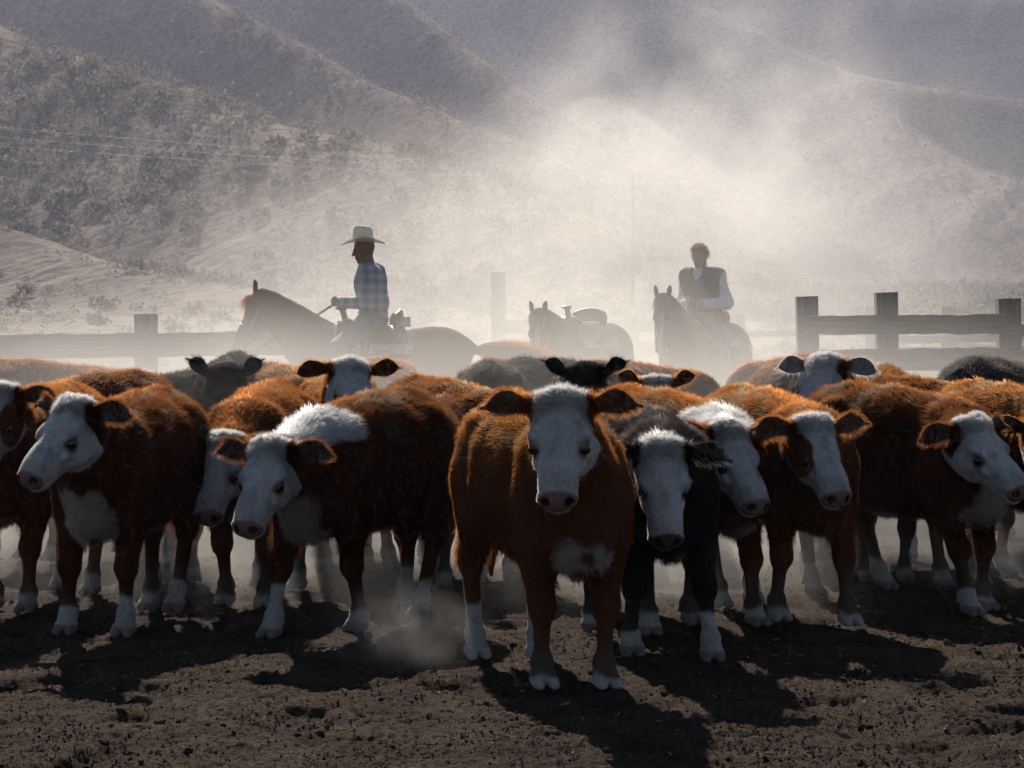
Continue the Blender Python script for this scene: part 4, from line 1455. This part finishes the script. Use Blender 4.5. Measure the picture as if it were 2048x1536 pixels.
def cowboy_hat(parent, c, fwd_deg, s):
    """Brim rolled up at the sides, tall creased crown, dark band."""
    g = empty('hat', c, R(fwd_deg))
    g.parent = parent
    n, m = 40, 9
    v, f = [], []
    for layer in (0, 1):
        for i in range(m):
            t = i / (m - 1)
            for k in range(n):
                a = math.tau * k / n
                rx, ry = 0.098 + 0.115 * t, 0.082 + 0.095 * t
                x, y = rx * math.cos(a), ry * math.sin(a)
                z = 0.040 * t ** 1.8 * (math.sin(a) ** 2) - 0.035 * t * (math.cos(a) ** 2) * (1 if math.cos(a) > 0 else 0.55) + layer * 0.005
                v.append((x, y * (1 - 0.16 * t * t), z))
    N = n * m
    for layer in (0, 1):
        for i in range(m - 1):
            for k in range(n):
                a, b2 = layer * N + i * n + k, layer * N + i * n + (k + 1) % n
                q = [a, b2, b2 + n, a + n]
                f.append(q if layer == 0 else q[::-1])
    for k in range(n):
        a, b2 = (m - 1) * n + k, (m - 1) * n + (k + 1) % n
        f.append([a, b2, b2 + N, a + N])
    mesh_from('brim', np.array(v) * s, np.array(f)[:, ::-1], M_HATF, g)
    v, f = [], []
    prof = [(0.0, 1.0), (0.035, 1.0), (0.08, 0.97), (0.120, 0.94), (0.145, 0.86), (0.152, 0.66), (0.142, 0.35), (0.132, 0.06)]
    for z, q in prof:
        for k in range(n):
            a = math.tau * k / n
            x, y = 0.100 * q * math.cos(a), 0.083 * q * math.sin(a)
            pin = 1 - 0.16 * max(0, z / 0.13) * max(0, math.cos(a)) ** 2
            crease = -0.022 * math.exp(-(y / 0.025) ** 2) * (1 if q < 0.9 else 0.3)
            v.append((x, y * pin, z + (crease if z > 0.1 else 0) + 0.012 * (x / 0.1) * (z > 0.1)))
    for i in range(len(prof) - 1):
        for k in range(n):
            f.append([i * n + k, i * n + (k + 1) % n, i * n + n + (k + 1) % n, i * n + n + k])
    mesh_from('crown', np.array(v) * s, f, M_HATF, g)
    v, f = [], []
    for layer, (q, z0, z1) in enumerate(((1.012, 0.004, 0.026),)):
        for z in (z0, z1):
            for k in range(n):
                a = math.tau * k / n
                v.append((0.1 * q * math.cos(a), 0.083 * q * math.sin(a), z))
    for k in range(n):
        f.append([k, (k + 1) % n, n + (k + 1) % n, n + k])
    mesh_from('band', np.array(v) * s, f, M_BAND, g)
    return g


def rider(H, label, top='plaid', hat=True, lean=0.03, head_turn=0.0, head_nod=10, reins=True, hand=(-0.10, 0.03, 1.62), s=0.96, legs_mat=None):
    root = empty('person', H['O'], H['th'] - math.pi / 2)
    tag(root, label, 'person', 'riders')
    A = np.array
    pel, waist = A((-0.44, 0, 1.45)), A((-0.455 + lean * 0.3, 0, 1.62))
    chest = A((-0.44 + lean, 0, 1.80))
    neck = A((-0.42 + lean * 1.5, 0, 1.97))
    hc = neck + A((0.035, 0, 0.145))
    sh = [chest + A((0.0, 0.185 * q, 0.085)) for q in (1, -1)]
    hd_ = [A(hand) + A((0, 0.045 * q, 0)) for q in (1, -1)]
    if top != 'plaid':
        hd_[0] = A(hand) + A((0.02, 0.10, -0.02))
    el = [sh[i] + A((-0.085, 0.075 * q, -0.275)) for i, q in enumerate((1, -1))]
    hip = [pel + A((0.02, 0.095 * q, 0.0)) for q in (1, -1)]
    kn = [A((-0.10, 0.335 * q, 1.20)) for q in (1, -1)]
    ank = [A((-0.27, 0.365 * q, 0.80)) for q in (1, -1)]
    hf = frame(R(head_turn), R(head_nod))
    f_, l_, u_ = hf

    def torso(S, o):
        S.ell(pel, (0.135 + o, 0.165 + o, 0.13 + o), 0.06)
        S.ell(waist, (0.130 + o, 0.160 + o, 0.15 + o), 0.06)
        S.ell(chest, (0.145 + o, 0.190 + o, 0.19 + o), 0.06)
        S.cone(sh[0], sh[1], 0.070 + o, 0.070 + o, 0.06)
        S.cone(chest + A((-0.02, 0, 0.10)), neck, 0.095 + o, 0.060 + o, 0.05)

    def arms(S, o, cuff=1.0):
        for i in range(2):
            wr = el[i] + (hd_[i] - el[i]) * 0.90
            S.chain([sh[i], el[i], wr], [0.068 + o, 0.056 + o, 0.036 + o * 1.3], 0.04)

    def legs_(S, o):
        for i in range(2):
            S.chain([hip[i], kn[i], ank[i]], [0.098 + o, 0.068 + o, 0.048 + o], 0.05)

    lo, hi = (-0.80, -0.55, 0.62), (0.30, 0.55, 2.36)
    S = Skin(lo, hi, 0.016, (hc - 0.16, hc + 0.16), 0.0075)
    torso(S, 0.0)
    arms(S, 0.0)
    legs_(S, 0.0)
    # head with face
    q = lambda f, l, u: hc + f_ * f + l_ * l + u_ * u
    S.cone(neck - A((0.01, 0, 0.05)), hc - u_ * 0.05 - f_ * 0.02, 0.056, 0.056, 0.03)
    S.ell(q(-0.015, 0, 0.03), (0.098, 0.077, 0.095), 0.03, hf)
    S.ell(q(0.025, 0, -0.035), (0.068, 0.060, 0.085), 0.03, hf)
    S.ell(q(0.055, 0, -0.095), (0.032, 0.030, 0.026), 0.03, hf)
    S.cone(q(0.085, 0, 0.020), q(0.108, 0, -0.022), 0.010, 0.015, 0.012)
    S.ell(q(0.088, 0, -0.058), (0.010, 0.024, 0.012), 0.012, hf)
    for sd in (1, -1):
        S.ell(q(0.080, 0.030 * sd, 0.030), (0.014, 0.024, 0.010), 0.014, hf)
        S.ell(q(-0.01, 0.078 * sd, 0.0), (0.024, 0.010, 0.032), 0.008, hf)
    # hands: palm, four fingers closed round the reins, thumb
    for i in range(2):
        hdv = unit(hd_[i] - el[i])
        up = unit(A((0, 0, 1.0)) - hdv * hdv[2])
        sdv = np.cross(up, hdv)
        S.ell(hd_[i], (0.045, 0.020, 0.042), 0.02, np.stack([hdv, sdv, up]))
        for k in range(4):
            b0 = hd_[i] + hdv * 0.038 + up * (0.030 - 0.020 * k)
            inn = -sdv * (1 if i == 0 else -1)
            ln_ = (0.030, 0.034, 0.032, 0.026)[k]
            S.chain([b0, b0 + hdv * ln_ * 0.6 + inn * 0.012, b0 + hdv * ln_ * 0.4 + inn * 0.032, b0 - hdv * 0.01 + inn * 0.034], [0.010, 0.0095, 0.009, 0.008], 0.006)
        S.chain([hd_[i] + up * 0.030, hd_[i] + up * 0.052 + hdv * 0.018, hd_[i] + up * 0.046 + hdv * 0.045], [0.012, 0.0105, 0.009], 0.008)
    V, Q = S.mesh()
    mesh_from('body', V * s, Q, M_SKIN, root)
    for sd in (1, -1):
        eye_ball(root, Vector(q(0.073, 0.030 * sd, 0.016) * s), 0.0125 * s)
    # shirt
    S = Skin(lo, hi, 0.014)
    torso(S, 0.014)
    arms(S, 0.013)
    S.cone(neck + A((-0.01, 0, -0.03)), neck + A((-0.005, 0, 0.012)), 0.078, 0.072, 0.02)
    S.F = np.maximum(S.F, (1.47 - S.ax[2])[None, None, :])
    S.F = np.maximum(S.F, (S.ax[2] - (neck[2] + 0.03))[None, None, :])
    V, Q = S.mesh()
    V = V + (fbm(V, 16, 3, 70)[:, None] - 0.5) * 0.016 * vert_normals(V, Q)
    mesh_from('shirt', V * s, Q, M_PLAID if top == 'plaid' else M_WSHIRT, root)
    if top != 'plaid':
        S = Skin(lo, hi, 0.014)
        torso(S, 0.040)
        S.F = np.maximum(S.F, (1.50 - S.ax[2])[None, None, :])
        S.F = np.maximum(S.F, (S.ax[2] - (neck[2] + 0.03))[None, None, :])
        S.ell(neck + A((0.07, 0, -0.01)), (0.075, 0.062, 0.13), 0.01, None, 'cut')
        S.ell(neck + A((0, 0, 0.05)), (0.085, 0.085, 0.06), 0.01, None, 'cut')
        for i, q2 in enumerate((1, -1)):
            S.ell(sh[i] + A((0.01, 0.125 * q2, -0.06)), (0.13, 0.085, 0.16), 0.01, None, 'cut')
        V, Q = S.mesh()
        V = V + (fbm(V, 12, 3, 71)[:, None] - 0.5) * 0.02 * vert_normals(V, Q)
        mesh_from('vest', V * s, Q, M_VEST, root)
    S = Skin(lo, hi, 0.014)
    S.ell(pel, (0.150, 0.180, 0.115), 0.06)
    legs_(S, 0.014)
    S.F = np.maximum(S.F, (S.ax[2] - 1.54)[None, None, :])
    V, Q = S.mesh()
    V = V + (fbm(V, 16, 3, 72)[:, None] - 0.5) * 0.016 * vert_normals(V, Q)
    mesh_from('trousers', V * s, Q, legs_mat or M_DENIM, root)
    for i, q2 in enumerate((1, -1)):
        S = Skin(ank[i] - A((0.16, 0.12, 0.16)), ank[i] + A((0.30, 0.12, 0.22)), 0.010)
        S.cone(ank[i] + A((0.02, 0, 0.16)), ank[i] + A((-0.005, 0, -0.02)), 0.070, 0.055, 0.03)
        S.cone(ank[i] + A((0.0, 0, -0.06)), ank[i] + A((0.17, 0, -0.075)), 0.045, 0.032, 0.04)
        S.cone(ank[i] + A((-0.035, 0, -0.07)), ank[i] + A((-0.035, 0, -0.115)), 0.032, 0.028, 0.01)
        V, Q = S.mesh()
        mesh_from('boot', V * s, Q, M_BOOT, root)
    if hat:
        cowboy_hat(root, Vector(q(-0.012, 0, 0.072) * s), head_turn, s)
    # hair
    nh = 1500 if hat else 5200
    d = unit(RNG.normal(size=(nh, 3)))
    hl = np.stack([d @ A((1, 0, 0)), d @ A((0, 1, 0)), d @ A((0, 0, 1))], 1)
    ok = (hl[:, 2] > -0.45) & ((hl[:, 0] < 0.1) | (hl[:, 2] > 0.62))
    if hat:
        ok &= (hl[:, 2] < 0.35) & (hl[:, 0] < -0.1)
    d = hl[ok]
    rootp = hc + (d * A((0.098, 0.078, 0.096)))@hf + u_ * 0.025
    nrm = d @ hf
    n_ = len(d)
    L = (0.02 if hat else 0.055) * (0.6 + 0.8 * RNG.random((n_, 1)))
    pts = [rootp - nrm * 0.004]
    for k in range(4):
        pts.append(pts[-1] + unit(nrm * (0.8 - 0.2 * k) - f_ * 0.4 - u_ * 0.15 * k + (RNG.random((n_, 3)) - 0.5) * (0.8 if hat else 2.4)) * L / 4)
    hcol = A((0.02, 0.014, 0.01)) if hat else A((0.045, 0.027, 0.014))
    strands('hair', np.stack(pts, 1) * s, np.full(n_, 0.0013), hcol[None] * (0.7 + 0.6 * RNG.random((n_, 1))), M_HAIR, root)
    if reins:
        for bt, hnd in ((H['bit'], hd_[0] * s), (H['bit2'], hd_[1] * s)):
            mid = (bt + hnd) / 2 + A((0.05, 0, -0.06))
            pts = [bez(bt, mid, hnd, t) for t in np.linspace(0, 1, 9)]
            o = tube('rein', pts, 0.009, M_LEATHER, None, 5)
            o.location = H['O']
            o.rotation_euler = (0, 0, H['th'] - math.pi / 2)
            tag(o, 'thin leather rein from the bit to the hands of ' + ('the hatted rider' if hat else 'the bareheaded rider'), 'rein', 'reins of ' + ('the hatted rider' if hat else 'the bareheaded rider'))
    return root


SORREL, CHESTNUT = np.array((0.075, 0.030, 0.012)), np.array((0.066, 0.026, 0.011))
H1 = horse('brown horse in profile facing left with golden forelock and swishing tail', 652, 26.3, -84, (506, 590), 0.62, -82, 62, CHESTNUT, (0.085, 0.036, 0.012), tail_swing=0.85)
saddle(H1, 'western saddle with pale blanket under the hatted rider in plaid')
rider(H1, 'rider in profile wearing a pale wide-brimmed hat and plaid shirt', 'plaid', True, 0.02, 0, 14)
H2 = horse('riderless horse facing the camera with empty saddle in thick dust', 1120, 29.3, -30, (1076, 630), 0.55, -8, 68, SORREL, (0.06, 0.034, 0.018), face_white=0.02)
saddle(H2, 'empty western saddle on the riderless horse between the two riders')
H3 = horse('horse facing the camera carrying the bareheaded rider in a dark vest', 1375, 30.2, -28, (1325, 598), 0.60, -10, 66, CHESTNUT, (0.02, 0.012, 0.007), face_white=0.018)
saddle(H3, 'western saddle under the bareheaded rider in a dark vest')
rider(H3, 'bareheaded curly-haired rider in dark vest and white-sleeved shirt on horseback', 'vest', False, 0.05, -10, 22, legs_mat=M_CHAPS)
# ------------------------------------------------------------------ the herd
Z4 = ((0, 0, 0),) * 4
HF = dict(h=0.0135, hairs=52000)
HM = dict(h=0.017, hairs=26000, hfine=0.010)
HB = dict(h=0.022, hairs=12000, hfine=0.013)
cow('red-brown white-faced steer facing the camera, foremost in the middle', 1145, 1375, 16, (1120, 786), -4, 48, coat=BROWN, e=0.52, socks=(0.03, 0.03, 0.24, 0.24), chest=0.55, seed=1,
    legs=((0.05, 0, 0), (-0.03, 0, 0), (0.05, 0, 0), (-0.06, 0, 0)), hair_len=1.1, scale=1.03, **HF)
cow('black white-faced calf with lowered head beside the middle steer', 1330, 1315, 10, (1325, 886), 4, 56, coat=BLACK, e=0.55, crest=0.22, chest=0.2, seed=2, socks=(0.22, 0.12, 0.1, 0.1),
    legs=((0.16, 0.06, 0), (-0.10, -0.02, 0), (0.1, 0, 0), (-0.1, 0, 0)), nose=(0.05, 0.04, 0.04), belly=0.6, scale=0.98, **HF)
cow('brown steer with white neck crest, white face turned right, right of the black calf', 1440, 1250, 30, (1462, 848), 30, 46, coat=RED, e=0.50, crest=0.95, chest=0.3, seed=3, socks=(0.1, 0.05, 0.1, 0.1),
    legs=((0.12, 0, 0), (-0.1, 0, 0), (0.0, 0, 0), (0.1, 0, 0)), **HF)
cow('brown steer with brown patches round its eyes on a white face', 1620, 1245, 20, (1632, 836), 22, 46, coat=BROWN, e=0.52, face='patch', chest=0.2, seed=4, socks=(0.04, 0.04, 0.1, 0.1),
    legs=((0.18, 0.0, 0), (-0.14, 0, 0), (0.0, 0, 0), (0.15, 0, 0)), **HF)
cow('dark brown white-faced steer at the right walking rightward with head lowered', 1925, 1222, 36, (1950, 836), 40, 38, coat=DARK, e=0.52, chest=0.85, seed=5, socks=(0.06, 0.13, 0.16, 0.16),
    legs=((0.02, 0, 0), (0.16, 0, 0), (0.25, 0, 0.05), (-0.05, 0, 0)), **HF)
cow('dark brown steer with tufted white neck crest, left of the middle', 640, 1268, -27, (535, 882), -22, 48, coat=DARK, e=0.52, crest=1.0, chest=0.8, seed=6, socks=(0.1, 0.24, 0.2, 0.2),
    legs=((-0.18, 0, 0), (0.24, 0, 0), (0.2, 0, 0), (-0.1, 0, 0)), **HF)
cow('red-brown white-faced steer half hidden behind the white-crested one', 490, 1212, -6, (440, 872), -16, 52, coat=RED, e=0.50, chest=0.2, seed=7, socks=(0.05, 0.05, 0.1, 0.1),
    legs=((0.05, 0, 0), (-0.1, 0, 0), (0.1, 0, 0), (-0.1, 0, 0)), **HF)
cow('red-brown white-faced steer at the left looking left in three-quarter view', 205, 1268, -12, (140, 798), -40, 42, coat=DARK, e=0.45, chest=0.9, seed=8, socks=(0.20, 0.14, 0.14, 0.1),
    legs=((0.06, 0.02, 0), (0.02, -0.05, 0), (0.25, 0, 0.04), (-0.1, 0, 0)), scale=1.0, **HF)
cow('white-faced brown steer cut off by the left edge, brown eye patches', 20, 1222, -12, (-8, 772), -16, 48, coat=BROWN, e=0.5, face='patch', chest=0.3, seed=9,
    legs=((0.05, 0, 0), (-0.1, 0, 0), (0.1, 0, 0), (-0.1, 0, 0)), **HF)
cow('white-faced steer cut off by the right edge behind the rightward walker', 2125, 1205, 25, (2098, 838), 10, 48, coat=BROWN, e=0.5, chest=0.3, seed=10, **HM)
# second rank
cow('brown steer whose back shows behind the rightward-walking dark steer', 1985, 1150, 55, (2110, 850), 60, 50, coat=RED, e=0.5, seed=11, **HM)
cow('black calf whose curled ear shows behind the eye-patched steer', 1655, 1145, 5, (1632, 822), 8, 60, coat=BLACK, e=0.5, face='white', seed=12, **HM)
cow('white-faced brown steer raising its head, looking left, behind the eye-patched one', 1690, 1150, -22, (1645, 712), -34, 42, coat=BROWN, e=0.45, seed=13, ear_col=WHITE * 0.6, chest=0.4, scale=1.04, **HM)
cow('black calf facing the camera with both ears spread, behind the middle steer', 1172, 1100, 0, (1170, 735), 0, 60, coat=BLACK, e=0.45, face='none', chest=0, seed=15, ear_up=0.55, socks=(0, 0, 0, 0), belly=0, **HM)
cow('brown steer with rounded back just left behind the middle steer', 985, 1165, 32, (1075, 850), 30, 58, coat=RED, e=0.5, seed=16, **HM)
cow('white-faced brown steer peering over the back of the white-crested one', 690, 1145, 6, (703, 722), 14, 46, coat=BROWN, e=0.45, seed=17, scale=1.02, **HM)
cow('small tan calf with pricked ears beside the spread-eared black calf', 1318, 1105, 5, (1314, 757), 4, 58, coat=TAN, e=0.45, seed=18, ear_up=0.5, scale=0.94, **HM)
cow('dark brown steer showing only legs and belly behind the left three-quarter steer', 345, 1165, 15, (370, 860), 15, 70, coat=DARK, e=0.4, seed=41, scale=0.94, **HB)
cow('dark brown steer showing only its legs left of the middle steer', 850, 1180, -12, (840, 870), -12, 70, coat=DARK, e=0.4, seed=42, scale=0.93, **HB)
cow('dark brown steer showing only its legs between the eye-patched and rightward-walking steers', 1770, 1165, 8, (1770, 870), 8, 70, coat=DARK, e=0.4, seed=43, scale=0.93, **HB)
# far rank, in the dust
cow('dusty black steer facing the camera with ears raised, far left in the dust', 452, 1062, 0, (450, 737), 0, 60, coat=BLACK, e=0.45, face='none', chest=0, seed=19, ear_up=0.7, scale=1.06, socks=(0, 0, 0, 0), belly=0, **HB)
cow('dusty grey-black steer seen from behind as a rounded hump', 1012, 1040, 172, None, 172, 70, coat=GREY, seed=20, face='none', scale=1.02, **HB)
cow('grey-black steer behind the spread-eared black calf', 1265, 1055, 60, (1330, 850), 60, 65, coat=GREY, seed=21, face='none', scale=1.03, **HB)
cow('charcoal steer with bare flank at the far right edge', 2045, 1075, 150, (2170, 800), 140, 60, coat=GREY, seed=22, face='none', scale=1.07, **HB)
cow('brown steer back showing right of the head-raising white-faced one', 1770, 1040, 50, (1830, 860), 50, 65, coat=BROWN, seed=23, scale=0.99, **HB)
cow('orange-brown steer back below the bareheaded rider', 1395, 1045, 55, (1450, 850), 55, 65, coat=BROWN, seed=24, scale=1.0, **HB)
cow('tan steer back in front of the gap before the right fence', 1500, 1010, -50, (1440, 860), -50, 65, coat=TAN, seed=25, scale=1.02, **HB)
cow('brown steer back below the riderless horse', 1090, 1010, 150, None, 150, 70, coat=BROWN, seed=26, scale=1.0, **HB)
cow('pale brown steer back in dust beside the far black steer', 565, 1020, -60, (500, 850), -60, 65, coat=TAN, seed=27, **HB)
cow('brown steer with dark shoulder in dust left of the peering one', 610, 1070, 20, (640, 850), 20, 65, coat=BROWN, seed=28, **HB)
cow('grey steer lengthwise in dust behind the left three-quarter steer', 270, 1060, -65, (130, 850), -65, 70, coat=GREY, seed=29, face='none', scale=0.98, **HB)
cow('dusty tan steer lengthwise behind the grey one at the left', 190, 1010, 120, None, 120, 70, coat=TAN, seed=30, scale=1.0, **HB)
cow('red-brown steer back by the left edge behind the eye-patched head', 80, 1120, -35, (0, 850), -35, 65, coat=RED, seed=31, **HB)
# ------------------------------------------------------------------ air and dust
def shell(name, c, r, mat, nu=14, nv=22):
    v, f = [], []
    for i in range(nu + 1):
        for j in range(nv):
            a, b_ = math.pi * i / nu, math.tau * j / nv
            v.append((math.sin(a) * math.cos(b_), math.sin(a) * math.sin(b_), math.cos(a)))
    for i in range(nu):
        for j in range(nv):
            f.append([i * nv + j, i * nv + nv + j, i * nv + nv + (j + 1) % nv, i * nv + (j + 1) % nv])
    o = mesh_from(name, v, f, mat)
    o.location, o.scale = c, r
    return o


def dust_mat(name, density, scale, lo=0.35, hi=0.75, col=(0.79, 0.745, 0.70), aniso=0.6, stretch=(1, 1, 1), step=1.0, soft=0.0, detail=3):
    """Suspended dust: densest in the middle of its shell, broken up by drifting billows."""
    m = bpy.data.materials.new(name)
    m.use_nodes = True
    nt = m.node_tree
    nt.nodes.remove(nt.nodes['Principled BSDF'])
    pv = nt.nodes.new('ShaderNodeVolumePrincipled')
    pv.inputs['Color'].default_value = (*col, 1)
    pv.inputs['Anisotropy'].default_value = aniso
    tc = nt.nodes.new('ShaderNodeTexCoord')
    ln = nt.nodes.new('ShaderNodeVectorMath')
    ln.operation = 'LENGTH'
    nt.links.new(tc.outputs['Object'], ln.inputs[0])
    mr = nt.nodes.new('ShaderNodeMapRange')
    mr.interpolation_type = 'SMOOTHSTEP'
    mr.inputs[1].default_value, mr.inputs[2].default_value = 1.0, soft
    mr.inputs[3].default_value, mr.inputs[4].default_value = 0.0, 1.0
    nt.links.new(ln.outputs['Value'], mr.inputs[0])
    geo = nt.nodes.new('ShaderNodeNewGeometry')
    mp = nt.nodes.new('ShaderNodeMapping')
    mp.inputs['Scale'].default_value = stretch
    nt.links.new(geo.outputs['Position'], mp.inputs[0])
    no = nt.nodes.new('ShaderNodeTexNoise')
    no.inputs['Scale'].default_value = scale
    no.inputs['Detail'].default_value = detail
    no.inputs['Roughness'].default_value = 0.55
    no.inputs['Distortion'].default_value = 0.0
    nt.links.new(mp.outputs[0], no.inputs['Vector'])
    m2 = nt.nodes.new('ShaderNodeMapRange')
    m2.inputs[1].default_value, m2.inputs[2].default_value = lo, hi
    m2.inputs[3].default_value, m2.inputs[4].default_value = 0.0, density
    nt.links.new(no.outputs[0], m2.inputs[0])
    mul = nt.nodes.new('ShaderNodeMath')
    mul.operation = 'MULTIPLY'
    nt.links.new(mr.outputs[0], mul.inputs[0])
    nt.links.new(m2.outputs[0], mul.inputs[1])
    nt.links.new(mul.outputs[0], pv.inputs['Density'])
    nt.links.new(pv.outputs[0], nt.nodes['Material Output'].inputs['Volume'])
    m.cycles.volume_step_rate = step
    return m


def dust(label, c, r, mat, name='dust_cloud'):
    return tag(shell(name, c, r, mat), label, 'dust', kind='stuff')


dust('low bank of bright dust raised behind the whole herd', (0.0, 23.8, 0.1), (9.5, 7.4, 1.9), dust_mat('dust_bank', 0.25, 0.30, 0.30, 0.72, step=0.7, stretch=(1, 1, 1.3), soft=0.25))
p = at(1240, 545, 31)
dust('dense rising dust cloud behind the bareheaded rider', (p.x, 32.5, p.z - 0.3), (5.6, 6.5, 2.8), dust_mat('dust_column', 0.25, 0.42, 0.30, 0.70, step=0.8))
p = at(1400, 250, 40)
dust('wispy upper dust plume drifting across the right-hand hill', (p.x, 40, p.z), (4.2, 4, 2.5), dust_mat('dust_plume', 0.19, 0.75, 0.42, 0.64, step=0.7, detail=4))
p = at(1800, 330, 46)
dust('faint lilac dust drifting over the slope above the right fence', (p.x, 46, p.z - 0.5), (4.5, 5, 3.0), dust_mat('dust_drift', 0.06, 0.45, 0.35, 0.7, step=1.0))
p = at(560, 420, 42)
dust('thin veil of dust drifting over the left hillside', (p.x, 44, p.z - 1), (6.5, 6, 4), dust_mat('dust_veil', 0.035, 0.25, 0.35, 0.75, step=1.0))
dust('thin dust hanging low among the legs of the herd', (0.0, 17.3, 0.2), (5.8, 3.6, 0.8), dust_mat('leg_dust', 0.55, 0.9, 0.30, 0.75, step=0.6))
p = on_ground(780, 1335)
dust('small puff of dust kicked up beside the middle steer', (p.x + 0.02, p.y + 0.10, 0.13), (0.50, 0.60, 0.25), dust_mat('dust_puff', 1.05, 4.2, 0.36, 0.68, step=0.7), 'dust_puff')

m_haze = bpy.data.materials.new('pale_air')
m_haze.use_nodes = True
nt = m_haze.node_tree
nt.nodes.remove(nt.nodes['Principled BSDF'])
pv = nt.nodes.new('ShaderNodeVolumePrincipled')
pv.inputs['Color'].default_value = (0.79, 0.79, 0.98, 1)
pv.inputs['Density'].default_value = 0.00018
pv.inputs['Anisotropy'].default_value = 0.45
nt.links.new(pv.outputs[0], nt.nodes['Material Output'].inputs['Volume'])
x0, x1, y0, y1, z0, z1 = -760, 760, -80, 1450, -14, 215
hv = [(x, y, z) for z in (z0, z1) for y in (y0, y1) for x in (x0, x1)]
hz = mesh_from('haze', hv, [[0, 2, 3, 1], [4, 5, 7, 6], [0, 1, 5, 4], [2, 6, 7, 3], [0, 4, 6, 2], [1, 3, 7, 5]], m_haze, smooth=False)
tag(hz, 'pale dusty air over the whole valley', 'haze', kind='stuff')
print('script time', round(time.time() - T0, 1), 'hill z', hp_[:, 2].min(), hp_[:, 2].max(), 'bushes', len(bp))
